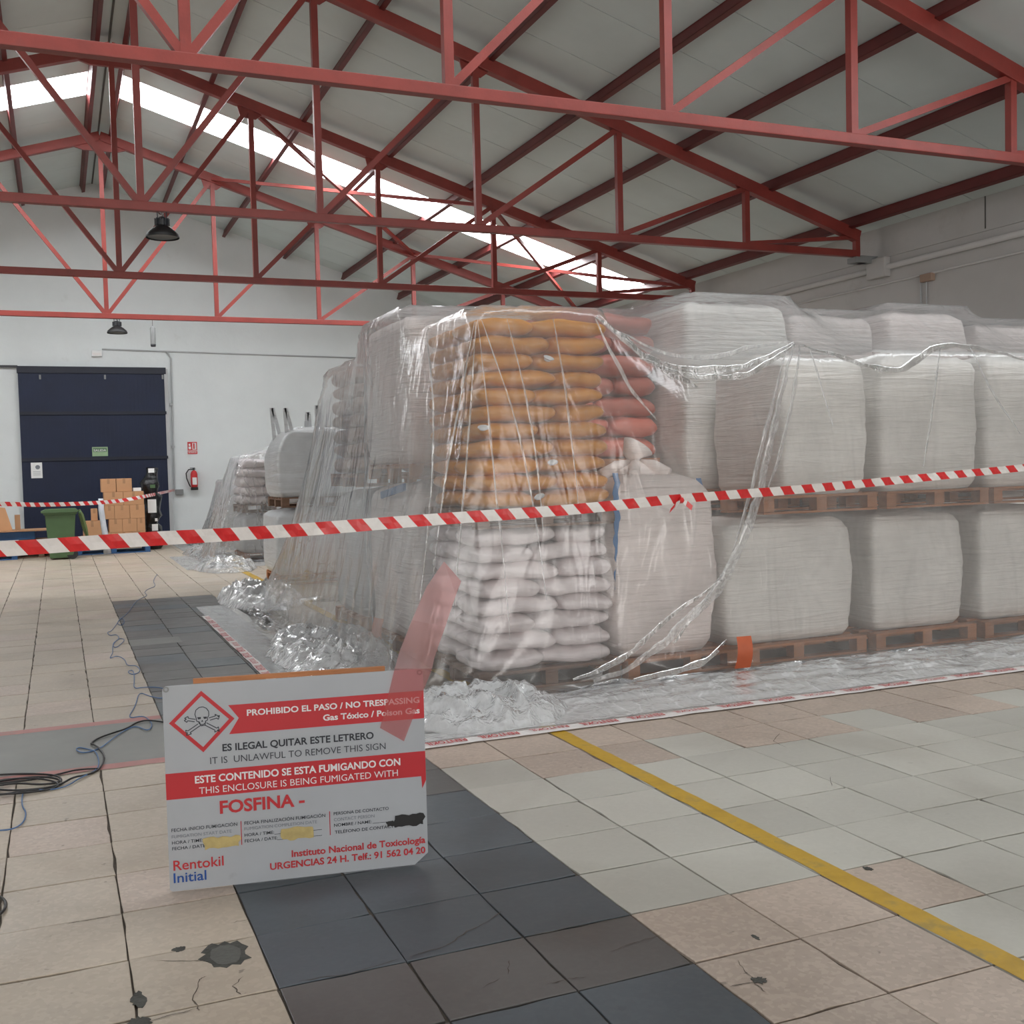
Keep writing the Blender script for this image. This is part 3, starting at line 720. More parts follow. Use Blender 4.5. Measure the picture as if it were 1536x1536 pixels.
# ------------------------------------------------------------------ sacks
def sack_mesh(name, mat, L, W, H, seed, lump=.03, pe=4.0, n1=22, n2=20):
    r = random.Random(seed); off = Vector((r.uniform(0, 50), r.uniform(0, 50), r.uniform(0, 50))); mb = MB(); vs = []
    for i in range(n1 + 1):
        u = -1 + 2 * i / n1; u = math.sin(u * math.pi / 2)
        prof = max(0.0, 1 - abs(u) ** pe) ** (1 / 2.6); wprof = max(0.0, 1 - abs(u) ** 9) ** (1 / 5)
        for k in range(n2):
            a = 2 * math.pi * k / n2; ca, sa = math.cos(a), math.sin(a)
            e = .62
            y = math.copysign(abs(ca) ** e, ca) * W / 2 * (.25 + .75 * wprof); z = math.copysign(abs(sa) ** .8, sa) * H / 2 * (.12 + .88 * prof)
            p_ = Vector((u * L / 2, y, z)); q = mnoise.noise_vector(p_ * 5.0 + off) * lump + mnoise.noise_vector(p_ * 14.0 + off) * lump * .35
            vs.append(p_ + Vector((q.x, q.y, q.z * .6)))
    fs = [(i * n2 + k, i * n2 + (k + 1) % n2, (i + 1) * n2 + (k + 1) % n2, (i + 1) * n2 + k) for i in range(n1) for k in range(n2)]
    fs += [tuple(range(n2 - 1, -1, -1)), tuple(n1 * n2 + k for k in range(n2))]
    mb.add(vs, fs); return mb.mesh(name, mat, smooth=True)
def knot_mesh(seed):
    r = random.Random(seed); mb = MB(); pts = []
    mb.tube([(0, 0, 0), (0, -.012, .004), (0, -.03, .008 + r.uniform(-.01, .01))], [.012, .014, .03], 9, close=False)
    mb.tube([(0, -.004, 0), (0, -.016, 0)], [.017, .017], 9); return mb.mesh('tied_end', M['knot'], smooth=False)
knots = [knot_mesh(k) for k in range(3)]
ywide = [sack_mesh('sack', M['yellow'], .60, .62, .138, k) for k in range(4)]
ynar = [sack_mesh('sack', M['yellow'], .42, .62, .138, 10 + k) for k in range(4)]
def layers(x0, x1, y0, y1, z0, z1, n, lname, where, wide, nar, grp, knotp=0, hide_back_right=True, kname='sack', w1=.60, w2=.42, ysplit=2, jit=.012):
    lh = (z1 - z0) / n; r = random.Random(int(x0 * 97 + z0 * 31)); W = x1 - x0
    for k in range(n):
        flip = k % 2; zc = z0 + lh * (k + .5)
        split = .58 if flip else .42
        a = r.uniform(-.03, .03)
        segs = [(x0, x0 + W * (split + a)), (x0 + W * (split + a), x1)]
        for si, (sa, sb) in enumerate(segs):
            for d in range(ysplit):
                if hide_back_right and si == 1 and d >= 1: continue
                yl = (y1 - y0) / ysplit; yc = y0 + yl * (d + .5)
                wd = sb - sa; base = (wide if wd > W / 2 else nar); me = base[r.randrange(len(base))]; nominal = w1 if wd > W / 2 else w2
                t = n - 1 - k
                pos = ('front ' if d == 0 else 'back ') + ('left' if si == 0 else 'right')
                lab = '%s, %s layer from the top, %s of %s' % (lname, ordn[t], pos, where)
                o = bpy.data.objects.new(kname, me); COL.objects.link(o)
                o.location = ((sa + sb) / 2 + r.uniform(-jit, jit), yc + r.uniform(-jit, jit), zc)
                o.scale = (wd / nominal * 1.03, yl / .62 * 1.04, lh / .138 * 1.06)
                o.rotation_euler = (0, r.uniform(-.02, .02), r.uniform(-.03, .03) + (math.pi if r.random() < .5 else 0))
                tag(o, lab, 'sack', grp)
                if knotp and d == 0 and r.random() < knotp:
                    kn = inst('tied_end', knots[r.randrange(3)], o, (0, 0, 0)); s = -1 if abs(o.rotation_euler.z) < 1 else 1
                    ex = .23 * (1 if r.random() < .5 else -1)
                    kn.location = (ex * .9, s * .31, .01); kn.rotation_euler = (0, r.uniform(-.6, .6), 0 if s < 0 else math.pi); kn.scale = (1.5, 1.0, .8); kn['label'] = 'pale tied plastic end'
# stack A : white sacks below, amber sacks above
pallet(2.66, 6.98, 0, 1.12, 1.15, label='wooden pallet on the floor under the pale sacks of the front left stack', mat='woodd')
wwide = [sack_mesh('sack', M['whitesack'], .60, .62, .138, 30 + k, .04) for k in range(3)]
wnar = [sack_mesh('sack', M['whitesack'], .42, .62, .138, 40 + k, .04) for k in range(3)]
layers(2.70, 3.72, 6.99, 8.15, .14, 1.15, 8, 'pale film-wrapped sack', 'lower left stack', wwide, wnar, 'pale sacks under the amber sacks')
pallet(2.68, 7.0, 1.152, 1.08, 1.15, .13, label='wooden pallet between the pale sacks and the amber sacks', mat='woodd')
layers(2.74, 3.72, 6.99, 8.15, 1.285, 2.64, 11, 'amber sack', 'the amber stack', ywide, ynar, 'amber sacks of the front left stack', .22, False)

# ------------------------------------------------------------------ big bags
def bulk_mesh(name, mat, w, d, h, seed, round_top=.12, bulge=.04, ns=56, nz=34, skirt=.03):
    r = random.Random(seed); off = Vector((r.uniform(0, 50), r.uniform(0, 50), 0)); vs = []; fs = []
    rings = []
    for j in range(nz + 1):
        t = j / nz
        if t < .8: z = h * t / .8 * (1 - round_top / h); ins = 0
        else:
            a = (t - .8) / .2 * math.pi / 2; z = h - round_top + round_top * math.sin(a); ins = (1 - math.cos(a)) * .9
        rings.append((z, ins))
    for j, (z, ins) in enumerate(rings):
        u = z / h; bl = bulge * math.sin(math.pi * min(1, u * 1.05)) - .01 * (u > .9)
        foot = -.035 * max(0, 1 - u / .06)
        for k in range(ns):
            a = 2 * math.pi * k / ns; ca, sa = math.cos(a), math.sin(a); e = 2 / 13.0
            x = math.copysign(abs(ca) ** e, ca); y = math.copysign(abs(sa) ** e, sa)
            hx = (w / 2 + bl + foot) * (1 - ins * .55); hy = (d / 2 + bl + foot) * (1 - ins * .55)
            p_ = Vector((x * hx, y * hy, z))
            q = mnoise.noise(Vector((p_.x * 1.5, p_.y * 1.5, p_.z * 16)) + off) * .010 + mnoise.noise(p_ * 3 + off) * .022 + mnoise.noise(Vector((p_.x * 5, p_.y * 5, p_.z * 2)) + off) * .008
            nrm = Vector((x, y, 0)).normalized(); p_ += nrm * q
            if j > nz * .85: p_.z += mnoise.noise(p_ * 7 + off) * .03
            vs.append(p_)
    for j in range(nz):
        for k in range(ns): fs.append((j * ns + k, j * ns + (k + 1) % ns, (j + 1) * ns + (k + 1) % ns, (j + 1) * ns + k))
    # closing rows over the top
    last = nz * ns; n = len(vs)
    for q, sc in enumerate((.6, .3)):
        for k in range(ns):
            v = vs[last + k]; x, y = v.x * sc, v.y * sc
            vs.append(Vector((x, y, h + .02 * (q + 1) + mnoise.noise(Vector((x * 9, y * 9, 0)) + off) * .035)))
    for q in range(2):
        a0 = last + q * ns
        for k in range(ns): fs.append((a0 + k, a0 + (k + 1) % ns, a0 + ns + (k + 1) % ns, a0 + ns + k))
    fs.append(tuple(last + 2 * ns + k for k in range(ns))); fs.append(tuple(range(ns - 1, -1, -1)))
    return MB().add(vs, fs).mesh(name, mat, smooth=True)
def bulk_bag(x, y, z, w, d, h, label, mat='bag', group='white bulk bags', seed=1, strap=None, neck=False, loops=False, **kw):
    o = empty('bulk_bag', (x + w / 2, y + d / 2, z), 0, label, 'bulk bag', group)
    inst('bag_body', bulk_mesh('bag_body', M[mat], w, d, h, seed, **kw), o)
    r = random.Random(seed)
    if strap:
        for (sx, sy) in strap:
            mb = MB(); vs = []; n = 26
            for k in range(n + 1):
                zz = .42 + (h - .40) * k / n if (sx, sy) == strap[0] else h * (.35 + .62 * k / n)
                wob = .008 * math.sin(k * 1.9) + .006 * math.sin(k * .8 + 1)
                xx = sx * (w / 2 + .012) + wob; yy = sy * (d / 2 + .03) 
                vs += [Vector((xx - .022, yy, zz)), Vector((xx + .022, yy, zz))]
            fs = [(2 * k, 2 * k + 1, 2 * k + 3, 2 * k + 2) for k in range(n)]
            vs2 = [v + Vector((0, .006, 0)) for v in vs]; m_ = len(vs)
            MB().add(vs + vs2, fs + [tuple(m_ + i for i in reversed(f)) for f in fs]).build('lifting_strap', M['bluestrap'], o)['label'] = 'blue webbing strap'
    if neck:
        pts = [(0, 0, h - .02), (.01, 0, h + .06), (0, .01, h + .11), (-.02, 0, h + .15), (.03, 0, h + .22)]
        MB().tube(pts, [.24, .12, .05, .08, .13], 14).build('tied_neck', M[mat], o, smooth=True)
        for k in range(6):
            a = k * 1.05; MB().tube([(.30 * math.cos(a), .28 * math.sin(a), h + .0), (.16 * math.cos(a), .15 * math.sin(a), h + .07), (.05 * math.cos(a), .05 * math.sin(a), h + .10)], [.05, .045, .02], 8).build('gathered_fold', M[mat], o, smooth=True)
    if loops:
        for (sx, sy) in ((-1, -1), (1, -1), (-1, 1), (1, 1)):
            lx, ly = sx * w * .20 - .14 - .05 * sy, sy * d * .2; hh = r.uniform(.24, .38); ln = r.uniform(-.08, .08)
            mb = MB(); mb.beam((lx - .05, ly, h - .16), (lx + ln, ly, h + hh), .05, .012, (0, 1, 0)); mb.beam((lx + .05, ly, h - .16), (lx + ln + .02, ly, h + hh), .05, .012, (0, 1, 0))
            mb.build('lifting_loop', M['baggrey'], o)
    return o
FB = 'front row'
# B : single tall pinkish bag with blue straps
pallet(3.80, 6.90, 0, 1.16, 1.15, label='wooden pallet on the floor under the single pinkish bag with blue strap')
bulk_bag(3.80, 7.02, .14, .80, .86, 1.36, 'pinkish white bulk bag with blue strap and tied neck, next to the amber sacks', 'bagpink', 'lower bulk bags, front row', 5, strap=[(-1, -.96), (1, -.6)], neck=True, bulge=.05, round_top=.16)
# C D E F G : two tiers
cols = [(4.72, 6.03, 5.06, 'first column right of the pinkish bag, front row'), (6.17, 7.22, 6.28, 'second column right of the pinkish bag, front row'), (7.36, 8.40, 7.46, 'front row column at the right picture edge')]
for k, (xa, xb, xp, nm) in enumerate(cols):
    pallet(xa - .04, 6.93, 0, xb - xa + .04, 1.12, label='floor pallet under the %s' % nm)
    bulk_bag(xa + .03, 7.03, .14, xb - xa - .08, .96, .98, 'lower white bulk bag, %s' % nm, 'bag', 'lower bulk bags, front row', 20 + k, bulge=.02, round_top=.10)
    pallet(xp, 6.96, 1.16, 1.12, 1.1, label='raised pallet in the %s' % nm)
    bulk_bag(xp + (.26 if k == 0 else .03), 7.05, 1.30, .84 if k == 0 else 1.06, .98, 1.11 if k == 0 else 1.15, 'upper white bulk bag, %s' % nm, 'bag', 'upper bulk bags, front row', 30 + k, bulge=.018, round_top=.09)
# second row
pallet(5.14, 8.15, 0, 1.1, 1.1, label='floor pallet of the tall bag column behind the front row')
bulk_bag(5.12, 8.19, .14, 1.1, 1.0, 1.0, 'lower bag of the tall column half hidden behind the pinkish bag', 'bag', 'bulk bags, second row', 50)
pallet(5.14, 8.15, 1.20, 1.1, 1.1, label='upper pallet of the tall bag column behind the front row')
bulk_bag(5.14, 8.17, 1.34, 1.1, 1.1, 1.68, 'tall white upper bag rising behind the front row, under the film peak', 'bag', 'bulk bags, second row', 51, round_top=.1)
for k, (xx, zz, nm) in enumerate([(6.42, 2.98, 'between the two film peaks'), (7.62, 3.05, 'under the right film peak'), (8.80, 2.95, 'at the right edge of the picture')]):
    pallet(xx, 8.40, 1.20, 1.1, 1.1, label='upper pallet in the second row, ' + nm)
    bulk_bag(xx + .02, 8.42, .1, 1.02, 1.0, 1.08, 'lower pale bag in the second row, ' + nm, 'bag', 'bulk bags, second row', 60 + k)
    bulk_bag(xx + .02, 8.42, 1.34, 1.02, 1.0, zz - 1.34, 'tall pale bag in the second row, ' + nm, 'bagpink', 'bulk bags, second row', 70 + k, round_top=.1)
# salmon red sacks seen between the amber stack and the tall bag
rw = [sack_mesh('sack', M['orangesack'], .60, .62, .138, 80 + k, .035) for k in range(3)]
rn = [sack_mesh('sack', M['orangesack'], .42, .62, .138, 90 + k, .035) for k in range(3)]
bulk_bag(4.0, 8.55, .1, 1.02, 1.0, 1.35, 'lower bag under the salmon red sacks, behind the pinkish bag', 'bag', 'bulk bags, second row', 55)
pallet(3.97, 8.5, 1.50, 1.08, 1.1, .13, label='pallet under the salmon red sacks')
layers(4.0, 5.04, 8.52, 9.6, 1.64, 2.93, 7, 'salmon red sack', 'stack behind pinkish bag', rw, rn, 'salmon red sacks behind the pinkish bag')
pallet(5.50, 9.70, 1.50, 1.1, 1.1, .13, label='pallet under the far orange sacks behind the tall bag')
bulk_bag(5.52, 9.75, .1, 1.05, 1.0, 1.35, 'lower bag under the far orange sacks', 'bag', 'bulk bags, second row', 56)
layers(5.52, 6.6, 9.72, 10.8, 1.64, 2.78, 6, 'bright salmon sack', 'stack behind tall bag', rw, rn, 'salmon sacks behind the tall bag')
# left flank going back
pallet(2.66, 8.38, 0, 1.12, 1.35, label='floor pallet of the pale bag column behind the amber stack')
lowbag = bulk_bag(2.66, 8.42, .14, 1.12, 1.30, 1.32, 'lower pale bag with blue top strap behind the amber stack', 'bagpink', 'bulk bags on the left flank', 100, bulge=.02)
pallet(2.66, 8.38, 1.50, 1.12, 1.35, .13, label='upper pallet of the pale bag column behind the amber stack')
bulk_bag(2.66, 8.42, 1.63, 1.12, 1.30, 1.24, 'upper pale bag behind the amber stack, at the left film corner', 'bagpink', 'bulk bags on the left flank', 101, bulge=.02, round_top=.08)
MB().beam((-.60, -.6, 1.30), (-.60, .1, 1.22), .02, .06).build('lifting_strap', M['bluestrap'], lowbag)['label'] = 'blue webbing strap'
bw = [sack_mesh('sack', M['brownsack'], .60, .62, .138, 110 + k, .035) for k in range(3)]
bn = [sack_mesh('sack', M['brownsack'], .42, .62, .138, 120 + k, .035) for k in range(3)]
pallet(2.68, 10.2, 0, 1.1, 1.1, label='floor pallet of the brown sack column on the left flank')
bulk_bag(2.70, 10.22, .14, 1.1, 1.0, 1.24, 'lower grey bag with white strap below the brown sacks, left flank', 'baggrey', 'bulk bags on the left flank', 102)
pallet(2.68, 10.2, 1.42, 1.1, 1.1, .13, label='upper pallet under the brown sacks, left flank')
layers(2.70, 3.82, 10.2, 11.25, 1.56, 2.60, 7, 'brownish sack', 'left flank stack', bw, bn, 'brownish sacks on the left flank')
bulk_bag(3.98, 9.92, .0, 1.0, 1.05, 1.35, 'pale bag deep inside the covered cargo, lower', 'bag', 'bulk bags inside the cargo', 130)
bulk_bag(3.98, 9.92, 1.42, 1.0, 1.05, 1.36, 'pale bag deep inside the covered cargo, upper', 'bag', 'bulk bags inside the cargo', 131)

# film-free grey bags with loops
pallet(2.80, 15.0, 0, 1.1, 1.1, label='floor pallet below the grey looped bags')
bulk_bag(2.78, 15.0, .14, 1.08, 1.08, .92, 'lower grey film-wrapped bag below the bag with upright loops', 'baggrey', 'grey looped bags', 140, bulge=.03)
pallet(2.86, 15.0, 1.08, 1.1, 1.1, label='dark pallet between the two grey looped bags', mat='woodd')
bulk_bag(2.84, 15.0, 1.22, 1.08, 1.08, .95, 'upper grey film-wrapped bag with upright lifting loops', 'baggrey', 'grey looped bags', 141, bulge=.03, round_top=.45, loops=True)
# far covered stacks
vw = [sack_mesh('sack', M['whitesack'], .60, .62, .138, 150 + k) for k in range(2)]
vn = [sack_mesh('sack', M['whitesack'], .42, .62, .138, 160 + k) for k in range(2)]
pallet(3.0, 19.42, .0, 1.1, 1.1, label='floor pallet of the far film-covered sack stack')
bulk_bag(3.0, 19.45, .14, 1.05, 1.05, .70, 'low grey bag at the bottom of the far covered sack stack', 'baggrey', 'far grey bags', 170)
pallet(3.0, 19.42, .86, 1.1, 1.1, label='upper pallet of the far film-covered sack stack', mat='woodd')
layers(3.0, 4.0, 19.4, 20.5, 1.0, 1.82, 5, 'glossy pale sack', 'far covered stack', vw, vn, 'glossy pale sacks of the far stack')
bulk_bag(4.06, 19.42, .0, 1.0, 1.05, 1.15, 'low far bag right of the glossy pale sacks, under film', 'baggrey', 'far grey bags', 172)
bulk_bag(4.06, 19.42, 1.2, 1.0, 1.05, 1.12, 'high far bag right of the glossy pale sacks, under film', 'baggrey', 'far grey bags', 173)
pallet(3.2, 23.2, 0, 1.1, 1.1, label='floor pallet of the farthest rounded bag')
bulk_bag(3.22, 23.2, .14, 1.05, 1.05, 1.25, 'farthest rounded grey bag against the far wall, film-covered', 'baggrey', 'far grey bags', 171, bulge=.05, round_top=.35)

# ------------------------------------------------------------------ draped clear film (settled over the cargo)
def make_drape(x_hem,y_hem,x_end,y_end,x_edge,y_edge,cargo,cell,seed,slack=.045,steps=220,y_back=None):
    rng=np.random.default_rng(seed)
    def track(hem,edge,end,hmax,ff=.62,pw=1.8):
        # floor part hem->foot, wall foot->edge, top edge->end ; returns coordinate and cap height
        foot=hem+(edge-hem)*ff
        n1=max(3,int((foot-hem)/cell)); n2=int(hmax/cell); n3=int((end-edge)/cell)
        a=np.linspace(hem,foot,n1,endpoint=False)
        t=np.linspace(0,1,n2,endpoint=False)
        b=foot+(edge-foot)*(1-(1-t)**pw); hb=hmax*t
        c=np.linspace(edge,end,n3)
        return np.concatenate([a,b,c]),np.concatenate([0*a+.004,hb+.004,0*c+9])
    gx,hx=track(x_hem,x_edge,x_end,3.1,.40,1.25)
    gy,hy=track(y_hem,y_edge,y_end,3.1,.80,1.4)
    if y_back:
        n2=int(3.1/cell);t=np.linspace(1,0,n2)[1:]
        gy=np.concatenate([gy,y_end+(y_back-y_end)*(1-t)]);hy=np.concatenate([hy,3.1*t+.004])
    X,Y=np.meshgrid(gx,gy,indexing='ij')
    cap=np.minimum(hx[:,None],hy[None,:])
    # obstacle membrane
    H0=np.zeros_like(X)
    for (a,b,c,d,z) in cargo:
        m=(X>a-.02)&(X<b+.02)&(Y>c-.02)&(Y<d+.02); H0[m]=np.maximum(H0[m],z+.02)
    top=cap>8
    H=np.where(top,np.maximum(H0,min(2.2,.7*max(c[4] for c in cargo))),0)
    # membrane on the top region, front edge rows follow nearest cargo top
    i0=int(np.argmax(hx>8)); j0=int(np.argmax(hy>8)); j1=j0+int((hy>8).sum())
    T=H[i0:,j0:j1].copy();O=H0[i0:,j0:j1]
    for k in range(1400):
        Q=T.copy()
        Q[1:-1,1:-1]=.25*(T[2:,1:-1]+T[:-2,1:-1]+T[1:-1,2:]+T[1:-1,:-2])
        Q[0]=T[1]-.00;Q[:,0]=T[:,1]-.00;Q[-1]=T[-2];Q[:,-1]=T[:,-2]
        Q[1:-1,0]=.25*(T[2:,0]+T[:-2,0]+2*T[1:-1,1])-.0006
        Q[0,1:-1]=.25*(T[0,2:]+T[0,:-2]+2*T[1,1:-1])-.0006
        T=np.maximum(Q,O)
    # walls scaled up to the local top edge height
    Z=np.zeros_like(X); Z[i0:,j0:j1]=T
    ex=np.concatenate([np.full(i0,T[0,0]),T[:,0]])   # along x at front edge
    ey=np.concatenate([np.full(j0,T[0,0]),T[0,:],np.full(len(gy)-j1,T[0,-1])]); eb=np.concatenate([np.full(i0,T[0,-1]),T[:,-1]])
    fx=np.clip(hx/3.1,0,1);fy=np.clip(hy/3.1,0,1)
    EX=np.where((np.arange(len(gy))>=j1)[None,:],eb[:,None],ex[:,None]); Zw=np.minimum(fx[:,None]*ey[None,:],fy[None,:]*EX)
    Z=np.where(top,Z,Zw); Z=np.maximum(Z,.004)
    P=np.stack([X,Y,Z],-1)
    # the corner is drawn in a little, as a real sheet would hang
    # hanging folds: pleats that open towards the floor
    fz=np.clip(1-Z/3.0,0,1)
    def pleat(c,z,k,ph):
        q=c*k+z*.55*np.sin(c*1.3+ph)+ph; return (np.abs(np.sin(q*2.2))**.6+.6*np.abs(np.sin(q*5.3+1.1*np.sin(q)))**.7-.9)
    wf=(hx[:,None]>8)&(hy[None,:]<8)&(Z>.02); wl=(hx[:,None]<8)&(hy[None,:]>8)&(Z>.02)
    P[...,1]-=np.where(wf,.020*(.35+fz)*pleat(X,Z,1.9,.3),0)
    P[...,0]-=np.where(wl,.05*(.35+fz)*pleat(Y,Z,2.3,1.7),0)
    P+=rng.normal(0,.004,P.shape); P[...,2]=np.maximum(P[...,2],.004)
    def L(a,b): return np.linalg.norm(a-b,axis=-1)
    def field(shape,sc):
        g=rng.normal(0,1,(shape[0]//sc+3,shape[1]//sc+3))
        xi=np.linspace(0,g.shape[0]-1.001,shape[0]);yi=np.linspace(0,g.shape[1]-1.001,shape[1])
        a=xi.astype(int);b=yi.astype(int);fa=(xi-a)[:,None];fb=(yi-b)[None]
        return (g[a][:,b]*(1-fa)*(1-fb)+g[a+1][:,b]*fa*(1-fb)+g[a][:,b+1]*(1-fa)*fb+g[a+1][:,b+1]*fa*fb)
    S=1+slack*(1+.8*field(X.shape,16)+.3*field(X.shape,7))
    floorband=(Z<.02)
    S=np.where(top,1+(S-1)*.18,S)+np.where(floorband,.03,0)
    ru=L(P[1:],P[:-1])*np.maximum(.995,S[1:]);rv=L(P[:,1:],P[:,:-1])*np.maximum(.995,S[:,1:])
    rd=L(P[1:,1:],P[:-1,:-1])*S[1:,1:];re=L(P[1:,:-1],P[:-1,1:])*S[1:,1:]
    V=np.zeros_like(P)
    fixed=np.zeros(X.shape,bool);fixed[0]=True;fixed[:,0]=True;fixed[-1]=True;fixed[:,-1]=True
    nf=int((hx<.0045).sum());fixed[nf,:]|=(Z[nf]<.05);nf=int((hy[:len(hy)//2]<.0045).sum());fixed[:,nf]|=(Z[:,nf]<.05)
    w=np.where(fixed,0.,1.)
    P0=P.copy()
    def solve(a,b,r,wa,wb,k,kc):
        d=b-a;l=np.sqrt((d*d).sum(-1))+1e-9
        e=(l-r)/l; e=np.where(e>0,e*k,e*kc)
        c=d*(e/(wa+wb+1e-9))[...,None]
        return c*wa[...,None],c*wb[...,None]
    dt=.03
    B=np.array(cargo)
    for s in range(steps):
        V*=.93
        V[...,2]-=9.8*dt*.03
        P=P+V*dt*w[...,None]
        Pp=P-V*dt*w[...,None]
        for it in range(3):
            for par in (0,1):
                a=P[par:-1:2];b=P[par+1::2];n=min(len(a),len(b));a=a[:n];b=b[:n]
                ca,cb=solve(a,b,ru[par::2][:n],w[par:-1:2][:n],w[par+1::2][:n],1,.25)
                a+=ca;b-=cb
                a=P[:,par:-1:2];b=P[:,par+1::2];n=min(a.shape[1],b.shape[1]);a=a[:,:n];b=b[:,:n]
                ca,cb=solve(a,b,rv[:,par::2][:,:n],w[:,par:-1:2][:,:n],w[:,par+1::2][:,:n],1,.25)
                a+=ca;b-=cb
            C=np.zeros_like(P)
            ca,cb=solve(P[:-1,:-1],P[1:,1:],rd,w[:-1,:-1],w[1:,1:],.5,.1);C[:-1,:-1]+=ca;C[1:,1:]-=cb
            ca,cb=solve(P[:-1,1:],P[1:,:-1],re,w[:-1,1:],w[1:,:-1],.5,.1);C[:-1,1:]+=ca;C[1:,:-1]-=cb
            P+=C*.6
        # bending: gentle smoothing
        Lp=np.zeros_like(P);Lp[1:-1,1:-1]=(P[2:,1:-1]+P[:-2,1:-1]+P[1:-1,2:]+P[1:-1,:-2])/4-P[1:-1,1:-1]
        P+=Lp*.16*w[...,None]
        # collisions
        m=.018
        x,y,z=P[...,0],P[...,1],P[...,2]
        hit=np.zeros(x.shape,bool)
        for (a,b,c,d,zt) in cargo:
            ii=(x>a-m)&(x<b+m)&(y>c-m)&(y<d+m)&(z<zt+m)
            if not ii.any(): continue
            px,py,pz=x[ii],y[ii],z[ii]
            D=np.stack([px-(a-m),(b+m)-px,py-(c-m),(d+m)-py,zt+m-pz]);k=D.argmin(0)
            px=np.where(k==0,a-m,np.where(k==1,b+m,px));py=np.where(k==2,c-m,np.where(k==3,d+m,py));pz=np.where(k==4,zt+m,pz)
            x[ii],y[ii],z[ii]=px,py,pz;hit|=ii
        fl=z<.004;z[fl]=.004;hit|=fl
        P[fixed]=P0[fixed]
        V=(P-Pp)/dt; sp=np.sqrt((V*V).sum(-1));V*=np.minimum(1,1.5/(sp+1e-9))[...,None]
        V[hit]*=.25
    return P
CARGO = [(2.70, 3.74, 6.96, 8.16, 2.70), (3.78, 4.64, 6.98, 7.92, 1.56), (5.02, 6.20, 6.98, 8.08, 2.40), (4.68, 5.1, 6.98, 8.08, 1.12), (6.2, 7.4, 6.98, 8.1, 2.45),
         (7.42, 8.55, 6.98, 8.1, 2.45), (2.62, 3.82, 8.38, 9.78, 2.90), (3.97, 5.06, 8.5, 9.62, 2.95), (5.12, 6.28, 8.14, 9.3, 3.06),
         (6.4, 7.5, 8.38, 9.45, 3.0), (7.6, 8.7, 8.38, 9.45, 3.09), (8.78, 9.9, 8.38, 9.45, 2.98), (2.64, 3.88, 10.15, 11.32, 2.63),
         (3.96, 5.0, 9.9, 11.0, 2.80), (5.48, 6.64, 9.7, 10.85, 2.80)]
P = make_drape(1.45, 5.85, 10.4, 11.45, 2.52, 6.88, CARGO, .06, 1, y_back=13.2, slack=.022)
me = grid_mesh('film_sheet', P, M['film'])
tag(inst('film_sheet', me), 'huge sheet of clear plastic film draped over the pallets of bags and sacks', 'plastic sheet')
FAR1 = [(2.98, 4.02, 19.38, 20.52, 1.86), (4.02, 5.1, 19.38, 20.5, 2.36)]
P = make_drape(1.9, 18.3, 5.3, 20.7, 2.93, 19.3, FAR1, .06, 3, slack=.04, steps=120, y_back=21.4)
tag(inst('film_sheet', grid_mesh('film_sheet', P, M['film_far'])), 'shiny plastic film over the far stack of glossy pale sacks', 'plastic sheet')
FAR2 = [(3.2, 4.3, 23.15, 24.3, 1.42)]
P = make_drape(2.3, 22.3, 4.5, 24.4, 3.12, 23.1, FAR2, .06, 4, slack=.05, steps=120, y_back=25.1)
tag(inst('film_sheet', grid_mesh('film_sheet', P, M['film_far'])), 'plastic film over the farthest rounded bag near the far wall', 'plastic sheet')
def crumple(x0, x1, y0, y1, h, seed, mat, label, n=70, ell=True):
    r = random.Random(seed); off = Vector((r.uniform(0, 90), r.uniform(0, 90), 0)); nx = max(12, int((x1 - x0) / .03)); ny = max(12, int((y1 - y0) / .03))
    Pm = np.zeros((nx, ny, 3))
    for i in range(nx):
        for j in range(ny):
            u = -1 + 2 * i / (nx - 1); v = -1 + 2 * j / (ny - 1); k = 1 + (.12 * mnoise.noise(Vector((u * 2, v * 2, seed))) if ell else 0)
            a, b = (u * math.sqrt(1 - v * v / 2), v * math.sqrt(1 - u * u / 2)) if ell else (u, v)
            x = (x0 + x1) / 2 + a * (x1 - x0) / 2 * k; y = (y0 + y1) / 2 + b * (y1 - y0) / 2 * k
            p_ = Vector((x * (3 if ell else 1.1), y * (3 if ell else 6), 0)) + off; d = max(0, 1 - (a * a + b * b) ** 2)
            rid = 1 - abs(mnoise.noise(p_)) * 2.2; rid2 = 1 - abs(mnoise.noise(p_ * 2.7)) * 2; rid3 = 1 - abs(mnoise.noise(p_ * 6)) * 2
            z = h * d * (.35 + .4 * max(0, rid) ** 2 + .3 * max(0, rid2) ** 2 + (.08 if ell else .03) * rid3)
            Pm[i, j] = (x + .03 * mnoise.noise(p_ * 3), y + .03 * mnoise.noise(p_ * 3 + Vector((9, 9, 9))), .006 + max(0, z))
    o = inst('film_heap', grid_mesh('film_heap', Pm, mat)); tag(o, label, 'plastic film', 'heaps of loose film'); return o
crumple(1.85, 3.05, 5.95, 6.85, .20, 1, M['film_thick'], 'heap of crumpled clear film on the floor right of the fumigation sign')
crumple(1.6, 2.62, 7.6, 10.4, .22, 2, M['film_thick'], 'crumpled clear film heaped along the left foot of the covered cargo')
crumple(1.75, 2.75, 12.3, 14.6, .26, 3, M['film_thick'], 'loose crumpled film beside the grey looped bags')
crumple(2.0, 3.0, 17.3, 19.2, .22, 4, M['film_far'], 'shiny white film heap on the floor before the far covered stack')
crumple(2.2, 3.0, 21.0, 22.6, .2, 5, M['film_far'], 'shiny film heap on the floor near the farthest bag')

